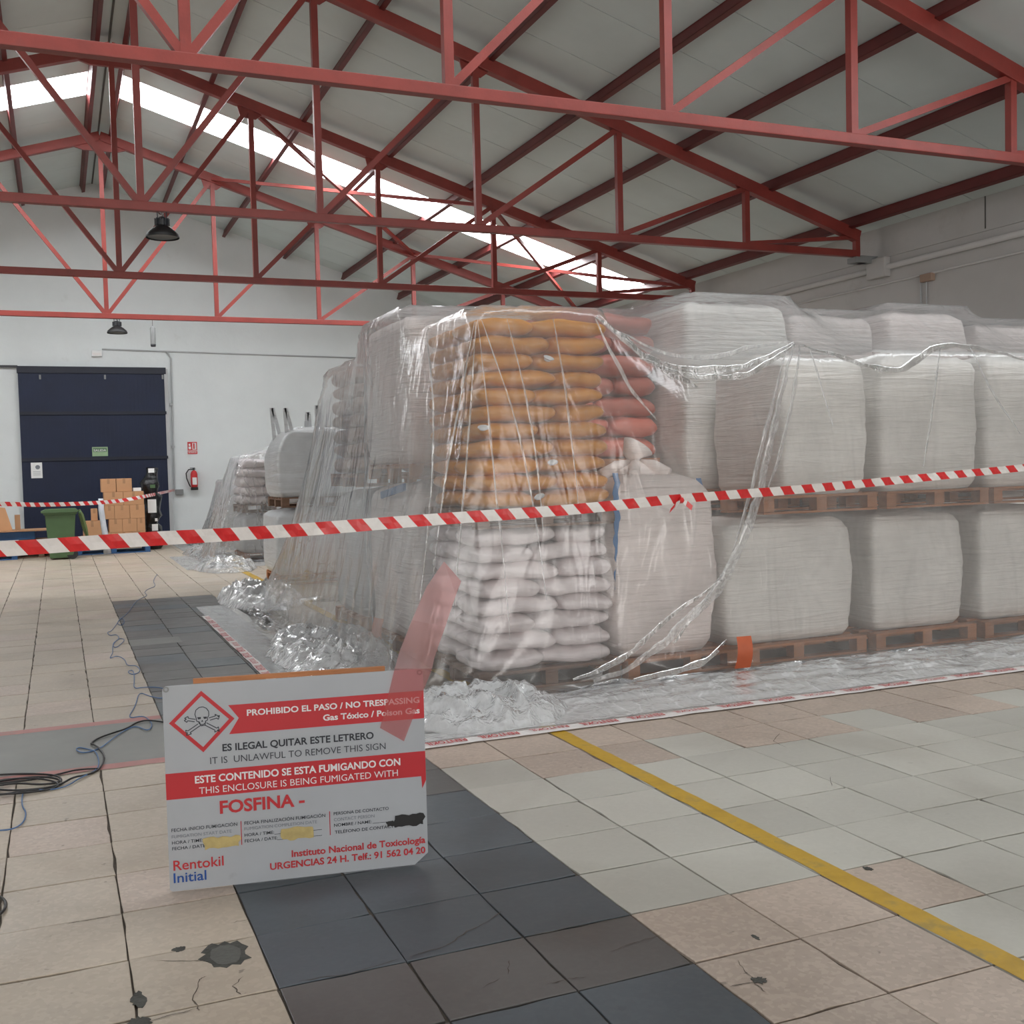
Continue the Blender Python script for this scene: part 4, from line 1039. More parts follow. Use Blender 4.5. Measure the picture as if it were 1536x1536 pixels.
crumple(1.7, 9.2, 5.91, 6.86, .05, 6, M['film_skirt'], 'wrinkled skirt of clear film lying on the tiles along the front pallets', ell=False)
sheet = bpy.data.objects['film_sheet']
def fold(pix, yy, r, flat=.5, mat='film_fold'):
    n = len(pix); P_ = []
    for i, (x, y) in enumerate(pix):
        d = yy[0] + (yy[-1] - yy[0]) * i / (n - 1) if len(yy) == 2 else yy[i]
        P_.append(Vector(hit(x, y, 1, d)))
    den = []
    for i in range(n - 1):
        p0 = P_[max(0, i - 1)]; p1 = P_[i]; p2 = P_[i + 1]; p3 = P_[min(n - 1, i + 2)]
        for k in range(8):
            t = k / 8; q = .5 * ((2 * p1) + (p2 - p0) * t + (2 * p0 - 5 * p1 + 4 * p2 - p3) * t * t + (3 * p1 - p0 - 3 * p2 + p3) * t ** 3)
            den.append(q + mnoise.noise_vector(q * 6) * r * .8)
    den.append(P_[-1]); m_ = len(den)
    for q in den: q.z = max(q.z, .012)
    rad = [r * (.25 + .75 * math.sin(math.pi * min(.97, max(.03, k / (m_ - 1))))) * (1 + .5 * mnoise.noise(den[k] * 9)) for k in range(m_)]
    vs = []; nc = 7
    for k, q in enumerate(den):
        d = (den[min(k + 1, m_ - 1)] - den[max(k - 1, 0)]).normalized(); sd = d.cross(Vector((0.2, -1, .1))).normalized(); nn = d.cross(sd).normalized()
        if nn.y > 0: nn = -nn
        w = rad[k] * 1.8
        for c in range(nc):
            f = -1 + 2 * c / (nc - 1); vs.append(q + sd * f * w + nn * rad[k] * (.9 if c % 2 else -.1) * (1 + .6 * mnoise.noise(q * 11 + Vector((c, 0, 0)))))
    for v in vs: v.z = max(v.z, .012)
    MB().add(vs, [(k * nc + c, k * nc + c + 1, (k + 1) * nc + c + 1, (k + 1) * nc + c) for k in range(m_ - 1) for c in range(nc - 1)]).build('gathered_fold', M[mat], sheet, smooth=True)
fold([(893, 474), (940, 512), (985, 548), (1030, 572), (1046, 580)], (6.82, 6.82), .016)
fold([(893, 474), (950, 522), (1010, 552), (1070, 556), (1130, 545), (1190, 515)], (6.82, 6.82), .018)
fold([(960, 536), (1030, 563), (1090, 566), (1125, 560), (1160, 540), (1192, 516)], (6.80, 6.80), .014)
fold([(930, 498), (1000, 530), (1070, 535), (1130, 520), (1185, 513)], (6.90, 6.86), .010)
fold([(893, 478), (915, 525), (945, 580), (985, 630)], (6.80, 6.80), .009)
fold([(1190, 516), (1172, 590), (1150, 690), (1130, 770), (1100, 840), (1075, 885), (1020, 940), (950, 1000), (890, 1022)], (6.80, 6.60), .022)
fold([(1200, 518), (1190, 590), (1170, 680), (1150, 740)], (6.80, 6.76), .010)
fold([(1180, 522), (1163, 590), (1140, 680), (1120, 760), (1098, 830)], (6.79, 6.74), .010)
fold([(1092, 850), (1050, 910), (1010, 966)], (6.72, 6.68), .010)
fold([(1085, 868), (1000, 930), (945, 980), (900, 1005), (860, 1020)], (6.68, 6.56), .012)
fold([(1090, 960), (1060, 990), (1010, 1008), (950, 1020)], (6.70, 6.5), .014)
fold([(1204, 518), (1250, 532), (1300, 548), (1345, 556), (1375, 540), (1405, 522), (1450, 520), (1490, 528), (1540, 540)], (6.83, 6.83), .016)  # milky ribbon standing in for the highlight along the front top edge
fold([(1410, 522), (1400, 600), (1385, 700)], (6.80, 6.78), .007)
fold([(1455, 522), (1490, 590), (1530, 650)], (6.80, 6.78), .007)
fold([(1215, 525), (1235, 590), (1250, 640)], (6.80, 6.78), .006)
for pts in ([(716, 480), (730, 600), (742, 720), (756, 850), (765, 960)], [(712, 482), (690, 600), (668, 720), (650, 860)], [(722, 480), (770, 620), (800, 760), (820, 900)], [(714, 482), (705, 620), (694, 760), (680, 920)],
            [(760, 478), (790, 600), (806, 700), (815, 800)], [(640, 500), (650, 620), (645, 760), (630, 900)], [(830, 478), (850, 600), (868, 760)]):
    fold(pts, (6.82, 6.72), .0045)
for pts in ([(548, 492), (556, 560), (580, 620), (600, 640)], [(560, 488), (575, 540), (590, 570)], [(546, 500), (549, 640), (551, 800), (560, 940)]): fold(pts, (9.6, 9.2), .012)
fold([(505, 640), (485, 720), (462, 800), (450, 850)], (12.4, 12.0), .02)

# ------------------------------------------------------------------ printed hem tape on the floor
def hem_tape(a, b, wd, lab):
    a = Vector((*a, 0)); b = Vector((*b, 0)); L_ = (b - a).length; an = math.atan2(b.y - a.y, b.x - a.x)
    o = empty('hem_tape', (a.x, a.y, .0), an, lab, 'tape')
    r = random.Random(int(L_ * 10)); mb = MB(); n = int(L_ / .12); A = []; B = []
    for k in range(n + 1):
        x = L_ * k / n; w = r.uniform(-.006, .006); z = .007 + abs(r.uniform(-.002, .003)); A.append((x, -wd / 2 + w, z)); B.append((x, wd / 2 + w, z))
    mb.add(A + B, [(k, k + 1, n + 2 + k, n + 1 + k) for k in range(n)]); mb.build('tape_strip', M['tape_white'], o)
    tm = text_mesh('lettering', 'RENTOKIL', M['print_red'], .25, .062, .02); tm2 = text_mesh('lettering', 'RENTOKIL', M['print_red'], .25, .05, .008)
    x = .1; k = 0
    while x < L_ - .3:
        inst('lettering', tm if k % 3 else tm2, o, (x + .25, wd / 2 - .012 + r.uniform(-.004, .004), .0125), (0, 0, math.pi + r.uniform(-.02, .02))); x += .33; k += 1
hem_tape((1.45, 5.82), (7.6, 5.79), .11, 'white floor tape printed red along the front edge of the film')
hem_tape((1.45, 12.3), (1.45, 5.84), .075, 'white floor tape printed red along the left edge of the film')

# orange tape pieces on the film
def curved_patch(name, lab, p, mat, w, h, rz=0, curl=.03, cat='tape'):
    mb = MB(); n = 10; vs = []
    for k in range(n + 1):
        t = k / n; vs += [(-w / 2 + .02 * t, -curl * math.sin(t * 3.1), h * t), (w / 2 - .01 * t + .02 * t, -curl * math.sin(t * 3.1) - .012, h * t)]
    mb.add(vs, [(2 * k, 2 * k + 1, 2 * k + 3, 2 * k + 2) for k in range(n)]); o = mb.build(name, mat, None, p, (0, 0, rz), smooth=True); return tag(o, lab, cat)
a = hit(1113, 1012, 1, 6.62); curved_patch('orange_tape', 'orange tape strip on the pallet corner below the white bags', (a[0], 6.62, max(.06, a[2])), M['orange'], .13, .235)
a = hit(562, 968, 0, 2.58); curved_patch('orange_tape', 'orange tape strip at the left foot of the covered cargo', (2.50, 8.95, .06), M['orange'], .16, .25, -1.2)

# ------------------------------------------------------------------ fumigation sign
A = Vector((.333, 4.245, 0)); Bc = Vector((1.316, 4.085, 0)); SW = (Bc - A).length; SH = .79
sg = empty('fumigation_sign', (A.x, A.y, 0), math.atan2(Bc.y - A.y, Bc.x - A.x), 'white and red fumigation warning board standing on the tiles, skull in red diamond', 'sign')
def sx(u): return u * SW
def sz(v): return .004 + v * SH
poly = [(.01, 0), (.945, 0), (1.0, .055), (1.0, .99), (.985, 1.0), (.012, 1.0), (0, .985), (0, .01)]
MB().prism([(sx(u), sz(v)) for u, v in poly], 0, .006).build('board', M['board'], sg)
def flat(name, pts, mat, y=-.0012, th=.001, z=None, par=None):
    mb = MB(); mb.prism([(sx(u), sz(v)) for u, v in pts], y, y + th); return mb.build(name, mat, par or sg)
band1 = flat('red_band', [(.24, .745), (1.0, .747), (1.0, .889), (.24, .887), (.278, .821)], M['sign_red']); band1['label'] = 'red arrow-ended band'
band2 = flat('red_band', [(0, .449), (.981, .451), (.984, .389), (1.0, .43), (1.0, .579), (0, .576)], M['sign_red']); band2['label'] = 'red band'
diam = flat('diamond', [(.142, .967), (.020, .820), (.142, .667), (.262, .820)], M['sign_red']); diam['label'] = 'red hazard diamond'
flat('diamond_field', [(.142, .942), (.041, .820), (.142, .693), (.241, .820)], M['board'], -.0022, par=diam)
def stroke(pts, w, closed=False, y=-.0034):
    mb = MB(); P_ = [(sx(u), y, sz(v)) for u, v in pts]
    if closed: P_.append(P_[0])
    for p_, q in zip(P_[:-1], P_[1:]): mb.beam(p_, q, w, .0008, (0, 1, 0))
    return mb
cu, cv = .142, .825
sk = MB()
sk_pts = [(-.022, .012), (-.026, .030), (-.022, .050), (-.010, .062), (.004, .064), (.017, .056), (.025, .040), (.025, .020), (.020, .010), (.020, -.002), (.012, -.006), (.010, -.026), (-.006, -.028), (-.010, -.008), (-.020, -.004)]
o = stroke([(cu + a_, cv + b_) for a_, b_ in sk_pts], .003, True).build('skull_outline', M['print_black'], diam)
for (a_, b_) in ((-.011, .012), (.011, .012)):
    flat('eye_socket', [(cu + a_ - .007, cv + b_ + .003), (cu + a_ + .007, cv + b_ + .003), (cu + a_ + .006, cv + b_ - .006), (cu + a_ - .004, cv + b_ - .007)], M['print_black'], -.0034, par=diam)
flat('nose_hole', [(cu - .004, cv - .008), (cu, cv + .001), (cu + .004, cv - .008)], M['print_black'], -.0034, par=diam)
stroke([(cu - .014, cv - .010), (cu - .008, cv - .020), (cu, cv - .023), (cu + .008, cv - .019), (cu + .014, cv - .010)], .003).build('jaw_line', M['print_black'], diam)
for (p1, p2) in (((-.050, -.052), (-.012, -.022)), ((.050, -.050), (.012, -.020)), ((-.052, .008), (-.026, .000)), ((.052, .010), (.027, .002))):
    dx, dy = p2[0] - p1[0], p2[1] - p1[1]; l = math.hypot(dx, dy); nx_, ny_ = -dy / l * .006, dx / l * .006
    o = stroke([(cu + p2[0] + nx_, cv + p2[1] + ny_), (cu + p1[0] + nx_, cv + p1[1] + ny_), (cu + p1[0] + nx_ * 2.4 - dx / l * .004, cv + p1[1] + ny_ * 2.4 - dy / l * .004), (cu + p1[0] - dx / l * .013, cv + p1[1] - dy / l * .013 + .003),
                (cu + p1[0] - dx / l * .006, cv + p1[1] - dy / l * .006), (cu + p1[0] - nx_ * .3 - dx / l * .014, cv + p1[1] - ny_ * .3 - dy / l * .014 - .006),
                (cu + p1[0] - nx_ * 2.4, cv + p1[1] - ny_ * 2.4), (cu + p1[0] - nx_, cv + p1[1] - ny_), (cu + p2[0] - nx_, cv + p2[1] - ny_)], .003); o.build('crossed_bone', M['print_black'], diam)
for (txt, u0, u1, v, cap, mat, bold) in [
    ('PROHIBIDO EL PASO / NO TRESPASSING', .309, .982, .8295, .030, 'print_white', .025), ('Gas Tóxico / Poison Gas', .599, .982, .7755, .030, 'print_white', .025),
    ('ES ILEGAL QUITAR ESTE LETRERO', .213, .795, .665, .035, 'print_black', .025), ('IT IS  UNLAWFUL TO REMOVE THIS SIGN', .166, .841, .6065, .034, 'print_black', -.004),
    ('ESTE CONTENIDO SE ESTA FUMIGANDO CON', .107, .898, .519, .036, 'print_white', .025), ('THIS ENCLOSURE IS BEING FUMIGATED WITH', .121, .887, .4645, .034, 'print_white', -.002),
    ('FOSFINA -', .195, .517, .3605, .062, 'print_red', .03),
    ('FECHA INICIO FUMIGACIÓN', .014, .258, .292, .017, 'print_black', .004), ('FUMIGATION START DATE', .014, .236, .2605, .016, 'print_grey', 0), ('HORA / TIME:', .014, .128, .231, .016, 'print_black', .004), ('FECHA / DATE:', .014, .140, .2025, .016, 'print_black', .004),
    ('FECHA FINALIZACIÓN FUMIGACIÓN', .285, .595, .292, .017, 'print_black', .004), ('FUMIGATION COMPLETION DATE', .284, .562, .2645, .016, 'print_grey', 0), ('HORA / TIME:', .284, .396, .2335, .016, 'print_black', .004), ('FECHA / DATE:', .284, .409, .204, .016, 'print_black', .004),
    ('PERSONA DE CONTACTO', .628, .846, .296, .016, 'print_black', .004), ('CONTACT PERSON', .628, .788, .265, .016, 'print_grey', 0), ('NOMBRE / NAME:', .628, .776, .237, .016, 'print_black', .004), ('TELÉFONO DE CONTACTO', .630, .880, .202, .016, 'print_black', .004),
    ('Instituto Nacional de Toxicología', .46, .99, .108, .034, 'print_red', .025), ('URGENCIAS 24 H. Telf.: 91 562 04 20', .376, .989, .055, .034, 'print_red', .025),
    ('Rentokil', .016, .202, .103, .050, 'print_red', .01), ('Initial', .015, .136, .0425, .049, 'print_blue', .012)]:
    me = text_mesh('lettering', txt, M[mat], (u1 - u0) * SW, cap * SH, bold)
    inst('lettering', me, band1 if .74 < v < .9 else band2 if .45 < v < .58 else sg, (sx(u0), -.0028, sz(v)), (math.pi / 2, 0, 0))
flat('divider', [(.2705, .194), (.2735, .194), (.2735, .312), (.2705, .312)], M['sign_red'])
flat('divider', [(.6105, .197), (.6135, .197), (.6135, .317), (.6105, .317)], M['sign_red'])
for (u0, u1, v) in ((.397, .58, .2295), (.407, .58, .200), (.78, .86, .234)): flat('form_rule', [(u0, v), (u1, v), (u1, v + .0015), (u0, v + .0015)], M['print_black'], -.0026)
def ragged(name, u0, u1, v0, v1, mat, seed, y, lab=None):
    r = random.Random(seed); pts = []
    for k in range(8): pts.append((u0 + (u1 - u0) * k / 8, v0 + r.uniform(-.006, .006)))
    for k in range(3): pts.append((u1 + r.uniform(-.006, .008), v0 + (v1 - v0) * k / 3))
    for k in range(8): pts.append((u1 - (u1 - u0) * k / 8, v1 + r.uniform(-.006, .006)))
    for k in range(3): pts.append((u0 + r.uniform(-.008, .006), v1 - (v1 - v0) * k / 3))
    o = flat(name, pts, mat, y); 
    if lab: o['label'] = lab
ragged('cover_patch', .135, .266, .192, .245, M['stain'], 1, -.0045, 'ochre patch over handwriting')
ragged('cover_patch', .428, .545, .196, .253, M['stain'], 2, -.0045, 'ochre patch over handwriting')
ragged('marker_block', .868, .985, .205, .262, M['ink'], 3, -.0045, 'black marker strike-out'); ragged('marker_block', .838, .885, .215, .234, M['ink'], 4, -.0047, 'black marker strike-out')  # added redaction blots, not writing on the real board
for (u, v) in ((.014, .985), (.986, .983)):
    MB().lathe([(.006, 0), (.011, 0), (.011, .004), (.006, .004)], 16).build('eyelet', M['grey'], sg, (sx(u), -.001, sz(v)), (math.pi / 2, 0, 0))
MB().beam((sx(.113), .020, sz(1.012)), (sx(.849), .020, sz(1.010)), .016, .018).build('wooden_batten', M['wood'], sg)
for u in (.2, .75): MB().beam((sx(u), .02, sz(1.0)), (sx(u), .26, .01), .02, .02).build('rear_prop', M['wood'], sg)
# translucent red strip hung from the film down over the sign
ca, sa_ = math.cos(sg.rotation_euler.z), math.sin(sg.rotation_euler.z)
mb = MB(); rows = []
pr = [((666, 842), (692, 872), 6.0), ((640, 880), (684, 892), 5.7), ((618, 930), (668, 940), 5.3), ((600, 975), (652, 985), 4.8)]
for (l, r_, yy) in pr:
    rows.append((hit(*l, 1, yy), hit(*r_, 1, yy)))
for (l, r_) in (((592, 1003), (648, 1003)), ((570, 1092), (606, 1112))):
    out = []
    for q in (l, r_):
        # meet the board plane
        rr = R @ np.array([q[0] - 768., q[1] - 768., F]); nn = np.array([-sa_, ca, 0]); p0 = np.array([A.x, A.y, 0]) - nn * .008
        t = nn.dot(p0 - EYE) / nn.dot(rr); out.append(EYE + t * rr)
    rows.append(tuple(out))
vs = [v for r_ in rows for v in r_]
mb.add(vs, [(2 * k, 2 * k + 1, 2 * k + 3, 2 * k + 2) for k in range(len(rows) - 1)])
tag(mb.build('red_film_strip', M['film_red']), 'translucent red film strip hanging over the warning board, top right corner', 'tape')

# ------------------------------------------------------------------ barrier tapes
def barrier(name, pts, period, width, lab, twist, slant=.35):
    pts = [Vector(p) for p in pts]
    # dense curve through the points
    dense = []
    for i in range(len(pts) - 1):
        p0 = pts[max(0, i - 1)]; p1 = pts[i]; p2 = pts[i + 1]; p3 = pts[min(len(pts) - 1, i + 2)]
        for k in range(24):
            t = k / 24; dense.append(.5 * ((2 * p1) + (p2 - p0) * t + (2 * p0 - 5 * p1 + 4 * p2 - p3) * t * t + (3 * p1 - p0 - 3 * p2 + p3) * t ** 3))
    dense.append(pts[-1]); cum = [0]
    for a, b in zip(dense[:-1], dense[1:]): cum.append(cum[-1] + (b - a).length)
    tot = cum[-1]
    def at(s):
        s = min(max(s, 0), tot - 1e-6); i = int(np.searchsorted(cum, s, side='right')) - 1; f = (s - cum[i]) / (cum[i + 1] - cum[i]); return dense[i].lerp(dense[i + 1], f), (dense[i + 1] - dense[i]).normalized()
    mb = MB(); n = int(tot / (period / 2)); us = 3
    for q in range(n):
        for k in range(us):
            for r_ in range(2):
                vs = []
                for (kk, rr) in ((k, r_), (k + 1, r_), (k + 1, r_ + 1), (k, r_ + 1)):
                    v = rr / 2 - .5; w = width(min(1, q / n)); s = (q + kk / us) * period / 2 + v * w * -slant * 2.2
                    p, d = at(s); th = twist(s); up = Vector((0, 0, 1)); sd = d.cross(up).normalized()
                    up = up * math.cos(th) + sd * math.sin(th); cr = .004 * math.sin(s * 37) * (1 if rr == 1 else 0)
                    vs.append(p + up * v * w + sd * cr)
                mb.add(vs, [(0, 1, 2, 3)], q % 2)
    return mb.build(name, [M['tape_red'], M['tape_white']])
def tp(x, y, d): return tuple(hit(x, y, 1, d))
bt = barrier('barrier_tape', [tp(-170, 832, 5.0), tp(0, 824, 5.0), tp(200, 810, 5.05), tp(420, 797, 5.15), tp(640, 780, 5.25), tp(860, 764, 5.35), tp(1022, 748, 5.45), tp(1200, 734, 5.5), tp(1380, 717, 5.55), tp(1560, 699, 5.6), tp(1700, 684, 5.6)],
             .166, lambda t: .068 - .022 * t, '', lambda s: .25 * math.sin(s * 1.7) + .1 * math.sin(s * 5))
tag(bt, 'red and white barrier tape stretched across the whole picture in front of the film', 'barrier tape')
a = Vector(tp(1022, 750, 5.44)); mb = MB(); mb.tube([a + Vector((-.012, 0, .008)), a, a + Vector((.012, 0, -.008))], [.012, .018, .012], 8)
for (dx, dz, mi) in ((-.09, -.06, 0), (.06, -.05, 0), (-.05, -.04, 1)):
    p0 = a; p1 = a + Vector((dx * .5, -.01, dz * .4)); p2 = a + Vector((dx, -.02, dz)); w = Vector((.006, 0, .014))
    mb.add([p0 - w * .4, p0 + w * .4, p1 + w, p1 - w], [(0, 1, 2, 3)], 1); mb.add([p1 - w, p1 + w, p2 + w, p2 - w], [(0, 1, 2, 3)], mi)
kn = mb.build('tape_knot', [M['tape_red'], M['tape_white']]); kn.parent = bt
b2 = barrier('barrier_tape', [tp(-120, 757, 20.5), tp(0, 756, 21), tp(60, 757, 21.5), tp(130, 755, 22), tp(180, 751, 22.6), tp(222, 743.5, 23.2), tp(262, 735, 26.64)], .2, lambda t: .085 - .03 * t, '', lambda s: .2 * math.sin(s))
tag(b2, 'thin far red and white barrier tape sagging to the wall beside the navy door', 'barrier tape')

# ------------------------------------------------------------------ far left corner: bin, boxes, pallet
Yb = 22.5
s = empty('wheelie_bin', (.02, Yb, 0), 0, 'green wheelie bin standing on the tiles before the cardboard boxes', 'bin')
def frus(mb, z0, z1, w0, w1, d0, d1, cx=0, cy=0, mi=0):
    vs = [(cx - w0, cy - d0, z0), (cx + w0, cy - d0, z0), (cx + w0, cy + d0, z0), (cx - w0, cy + d0, z0), (cx - w1, cy - d1, z1), (cx + w1, cy - d1, z1), (cx + w1, cy + d1, z1), (cx - w1, cy + d1, z1)]
    return mb.add(vs, [(0, 3, 2, 1), (4, 5, 6, 7), (0, 1, 5, 4), (1, 2, 6, 5), (2, 3, 7, 6), (3, 0, 4, 7)], mi)
frus(MB(), .03, .86, .21, .27, .22, .30).build('body', M['green'], s, bevel=.012)
frus(MB(), .86, .90, .29, .30, .32, .33).build('rim', M['green'], s, bevel=.008)
mb = MB(); mb.prism([(-.33, .90), (.30, .90), (.33, .92), (.28, .965), (-.26, .965), (-.34, .93)], -.34, .34); lid = mb.build('lid', M['green'], s, bevel=.008)
MB().tube([(.34, -.2, .88), (.36, 0, .90), (.34, .2, .88)], .018, 8).build('handle', M['green'], lid, smooth=True)
for yy in (-.2, .2): MB().lathe([(.0, -.025), (.10, -.025), (.10, .025), (0, .025)], 20).build('wheel', M['black'], s, (.19, yy, .10), (math.pi / 2, 0, 0))
# long plastic strip leaning by the bin
tag(MB().tube([(.52, 22.75, .30), (.46, 22.78, .55), (.40, 22.8, .82), (.36, 22.8, .93)], [.012, .05, .05, .03], 6).build('green_strap', paint('olive_strip', (88, 104, 60), .6)), 'olive green strap hanging down at the right side of the bin', 'strap')
# cardboard boxes on blue pallet
pallet(.30, 23.2, 0, 1.40, 1.0, .14, 'bluewood', 'blue wooden pallet under the stacked brown boxes before the navy door', 'blue pallets')
def carton(x, y, z, w, d, h, lab, grp='brown cartons by the navy door', mat='card'):
    o = empty('carton', (x, y, z), 0, lab, 'box', grp)
    MB().box(.002, w - .002, 0, d, .001, h - .002).build('body', M[mat], o, bevel=.006)
    MB().box(w * .5 - .025, w * .5 + .025, -.0012, .001, h * .62, h).box(w * .5 - .025, w * .5 + .025, -.001, d, h - .001, h + .0005).build('packing_tape', M['card2'], o)
    return o
px2 = lambda u: hit(u, 780, 1, 23.4)[0]
pz2 = lambda v: max(.14, hit(170, v, 1, 23.4)[2])
X = [px2(157), px2(172), px2(195), px2(217)]
Z = [.142, pz2(798.5), pz2(778.5), pz2(758), pz2(738), pz2(718)]
rowsb = [[157, 173, 197, 217.5], [163, 183, 205, 217.5], [157, 172, 195, 217.5], [157, 186, 217]]
pos = ['left', 'second', 'third', 'right']
for ri, rw_ in enumerate(rowsb):
    for k in range(len(rw_) - 1):
        xa, xb = px2(rw_[k]), px2(rw_[k + 1]); carton(xa, 23.35, Z[ri], xb - xa, .5, Z[ri + 1] - Z[ri], 'brown carton in the big pile, %s row from the bottom, %s box' % (ordn[ri], ['left', 'middle', 'right'][k] if len(rw_) == 4 else ['left', 'right'][k]))
carton(px2(153.5), 23.4, Z[4], px2(176) - px2(153.5), .4, Z[5] - Z[4], 'topmost brown carton at the left of the pile')
carton(px2(176.5), 23.4, Z[4], px2(200) - px2(176.5), .4, Z[5] - Z[4], 'topmost brown carton at the right of the pile')
carton(px2(121), 23.35, Z[0], px2(155) - px2(121), .45, pz2(806) - Z[0] + .04, 'low brown carton between the bin and the big pile, lower one')
carton(px2(124), 23.35, pz2(806) + .045, px2(152) - px2(124), .45, pz2(780) - pz2(806) - .05, 'low brown carton between the bin and the big pile, upper one')
carton(px2(137), 23.45, pz2(780), px2(147) - px2(137), .3, pz2(762) - pz2(780), 'narrow brown carton standing on the low cartons left of the pile')
a = hit(190, 737, 1, 23.5)
o = empty('white_tape_roll', (a[0], 23.5, Z[4] + .002), 0, 'white roll lying on the brown carton pile, left of the paper packet', 'roll'); MB().lathe([(.025, 0), (.06, 0), (.06, .07), (.025, .07), (.025, 0)], 18).build('roll_body', M['white'], o); MB().lathe([(.02, .0), (.026, 0), (.026, .072), (.02, .072)], 18).build('core', M['card2'], o)
tag(MB().box(0, .16, 0, .12, 0, .07).build('paper_packet', M['white'], None, (a[0] + .12, 23.45, Z[4] + .002), bevel=.01), 'small white paper packet on the brown carton pile', 'packet')
# black film wrapped column
s = empty('wrapped_roll', (1.82, 24.0, 0), 0, 'tall black film-wrapped bundle with white paper scraps, right of the cartons', 'bundle')
r_ = random.Random(9); pts = [(.03 * math.sin(k * .9), .03 * math.cos(k * 1.3), .02 + 1.68 * k / 16) for k in range(17)]
mb = MB(); mb.tube(pts, [.17 + .035 * math.sin(k * 2.1) - (.07 if k > 14 else 0) for k in range(17)], 16); o = mb.build('bundle_body', M['blackfilm'], s, smooth=True)
for v in o.data.vertices: v.co += mnoise.noise_vector(v.co * 6) * .04
for v in o.data.vertices: v.co.z = max(v.co.z, .004)
for (dx, z, w, h) in ((-.06, 1.62, .12, .09), (-.03, 1.30, .1, .07), (-.08, .78, .17, .28), (-.05, .40, .12, .14), (.06, .60, .05, .06)):
    MB().box(dx, dx + w, -.255, -.245, z, z + h).build('paper_scrap', M['white'] if h != .07 else M['green'], s, (0, 0, 0), (0, 0, r_.uniform(-.1, .1)))
# silvery film tube standing in front
a = hit(160, 828, 2, 0)
mb = MB(); x0_, y0_ = a[0], min(22.9, a[1])
mb.tube([(x0_ - .02, y0_, .03), (x0_ - .03, y0_, .3), (x0_ - .07, y0_ + .02, .6), (x0_ - .10, y0_ + .03, .9), (x0_ - .10, y0_ + .03, 1.13)], [.075, .06, .055, .055, .05], 10)
o = mb.build('film_tube', paint('silvery_film_roll', (196, 200, 208), .25, .1, 8, .4, 20), smooth=True); tag(o, 'tall thin roll of clear film standing before the brown cartons', 'roll')
# left edge: blue cart with cardboard
xe = hit(0, 800, 1, 23.2)[0]
pallet(xe - .9, 22.9, 0, 1.2, 1.0, .14, 'bluewood', 'blue pallet at the left edge of the picture', 'blue pallets')
tag(MB().box(xe - .7, xe + .62, 23.3, 23.9, .36, .52).build('blue_crate', M['bluewood'], bevel=.01), 'blue wooden crate panel under the flattened cardboard, left edge', 'crate')
for k, xx in enumerate((xe - .6, xe + .5)): pass
tag(MB().box(xe - .7, xe + .28, 22.95, 23.2, .142, .34).build('flat_box', M['card'], bevel=.008), 'low open brown box at the left edge below the blue crate', 'box')
tag(MB().box(xe - .7, xe + .9, 23.22, 23.95, .525, .548).build('cardboard_sheet', M['card2']), 'flattened cardboard sheet lying on the blue crate', 'cardboard')
mb = MB(); mb.prism([(xe - .8, .55), (xe + .22, .55), (xe + .10, 1.0), (xe - .8, 1.12)], 23.4, 23.43)
tag(mb.build('upright_cardboard', M['card'], None), 'brown cardboard panel standing upright at the left edge', 'cardboard')
tag(MB().box(xe + .26, xe + .36, 23.5, 23.53, .55, .85).build('cardboard_offcut', M['card2'], bevel=.003), 'small narrow cardboard offcut beside the upright panel', 'cardboard')
tag(MB().box(xe + .32, xe + 1.0, 23.3, 23.9, .142, .355).build('carton_tray', M['card2'], bevel=.008), 'brown tray box between the blue crate and the green bin', 'box')
pallet(xe + .2, 23.2, 0, 1.05, 1.0, .14, 'woodd', 'dark pallet behind the green bin', 'blue pallets')

# ------------------------------------------------------------------ cables on the floor
def cable(name, pix, r, mat, lab, cat='cable', lift=.0):
    P_ = [hit(x, y, 2, 0) for x, y in pix]; P_ = [Vector((p_[0], p_[1], r + .003 + lift * (i % 3 == 1))) for i, p_ in enumerate(P_)]
    c = bpy.data.curves.new(name, 'CURVE'); c.dimensions = '3D'; sp = c.splines.new('NURBS'); sp.points.add(len(P_) - 1)
    for k, p_ in enumerate(P_): sp.points[k].co = (*p_, 1)
    sp.use_endpoint_u = True; sp.order_u = 3; sp.resolution_u = 5
    c.bevel_depth = r; c.bevel_resolution = 1; o = bpy.data.objects.new('tmp', c); COL.objects.link(o)
    dg = bpy.context.evaluated_depsgraph_get(); dg.update(); me = bpy.data.meshes.new_from_object(o.evaluated_get(dg)); bpy.data.objects.remove(o)
    me.materials.clear(); me.materials.append(mat); return tag(inst(name, me), lab, cat)
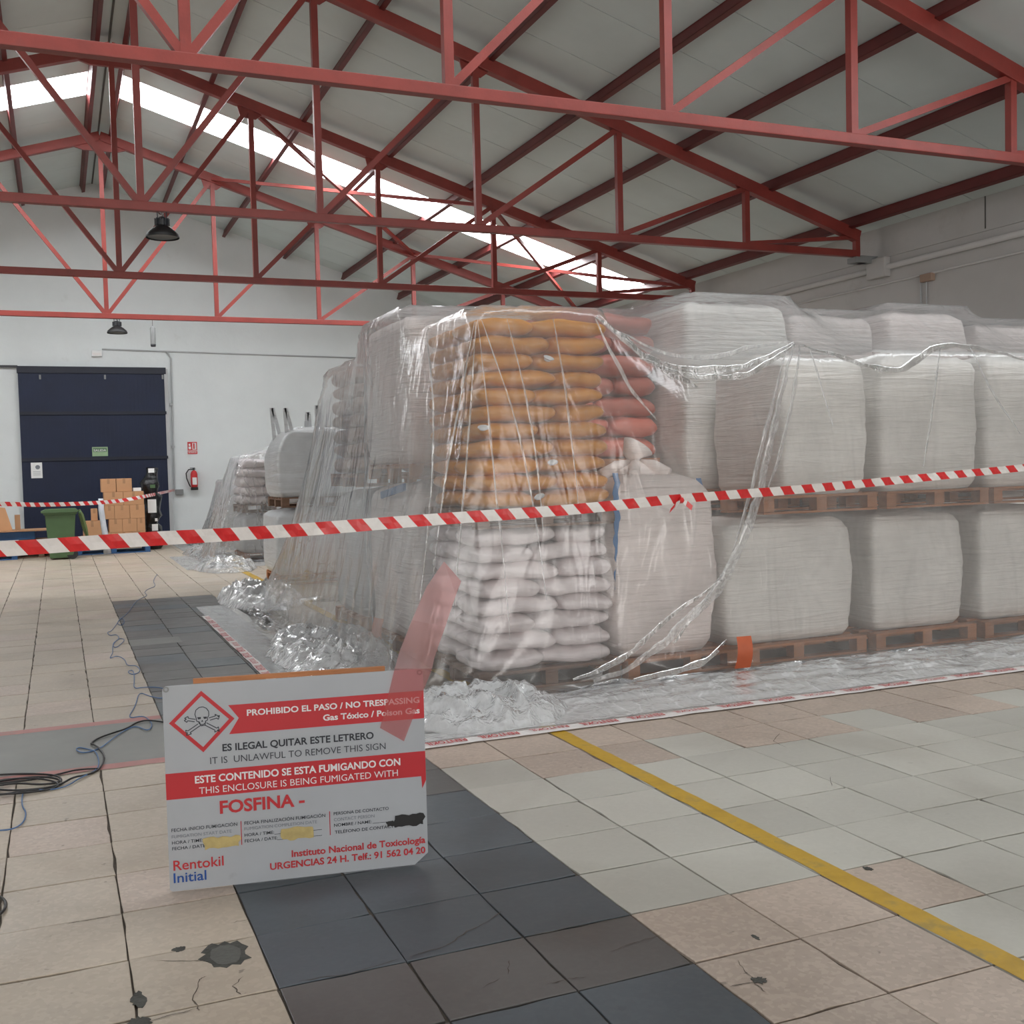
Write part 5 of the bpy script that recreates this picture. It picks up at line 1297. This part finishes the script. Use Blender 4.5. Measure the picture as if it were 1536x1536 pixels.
cable('black_cable', [(250, 1086), (225, 1083), (205, 1085), (190, 1095), (170, 1103), (145, 1110), (135, 1118), (140, 1120), (150, 1125), (157, 1135), (155, 1148), (148, 1158), (130, 1165), (110, 1170), (90, 1180), (60, 1187), (30, 1192), (0, 1195), (-20, 1190), (-20, 1180), (0, 1174), (40, 1168), (80, 1170), (96, 1176), (80, 1183), (40, 1190), (0, 1188), (-30, 1180), (-20, 1168), (20, 1163), (60, 1163), (88, 1168), (95, 1175), (60, 1180), (20, 1178), (-20, 1184)], .0055, M['cable_b'], 'coiled black cable on the tiles left of the warning board', lift=.008)
cable('black_cable', [(150, 1155), (120, 1158), (90, 1163), (50, 1172), (0, 1180), (-20, 1178), (10, 1170), (60, 1172), (95, 1178), (70, 1190), (0, 1197)], .005, M['cable_b'], 'second strand of black cable crossing the coil at the left edge', lift=.01)
cable('black_cable', [(-10, 1345), (5, 1350), (10, 1360), (5, 1372), (-10, 1382)], .006, M['cable_b'], 'short black cable end at the left edge near the bottom')
bl = [(236, 862), (228, 872), (235, 880), (222, 884), (216, 890), (222, 894), (212, 898), (203, 904), (196, 915), (188, 924), (180, 930), (175, 936), (182, 940), (188, 934), (182, 926), (168, 948), (160, 950), (165, 955), (175, 952), (180, 960), (168, 966), (172, 974), (182, 968), (188, 960), (178, 958), (168, 970), (170, 980), (163, 990), (175, 985), (188, 990), (190, 1000), (205, 1000), (212, 1008), (200, 1014), (190, 1010), (200, 1005), (202, 1020), (200, 1036), (215, 1032), (240, 1032), (260, 1040), (245, 1050), (225, 1046), (208, 1040), (204, 1060), (190, 1080), (215, 1076), (225, 1082), (229, 1090), (222, 1100), (205, 1090), (190, 1095), (170, 1110), (150, 1125), (125, 1132), (113, 1128), (118, 1122), (135, 1126), (145, 1130), (150, 1150), (140, 1160), (120, 1170), (100, 1182), (70, 1188), (38, 1186), (33, 1195), (33, 1212), (40, 1222), (36, 1236), (20, 1246), (0, 1250), (-20, 1248)]
cable('blue_string', bl, .0035, M['cable_blue'], 'long curly blue string trailing along the dark tiles', 'string', .006)
# small debris on the far floor
for o in COL.objects:
    l = o.get('label')
    if l and not 3 < len(l.split()) < 17 and 'category' in o: print('LABEL', len(l.split()), o.name, l)
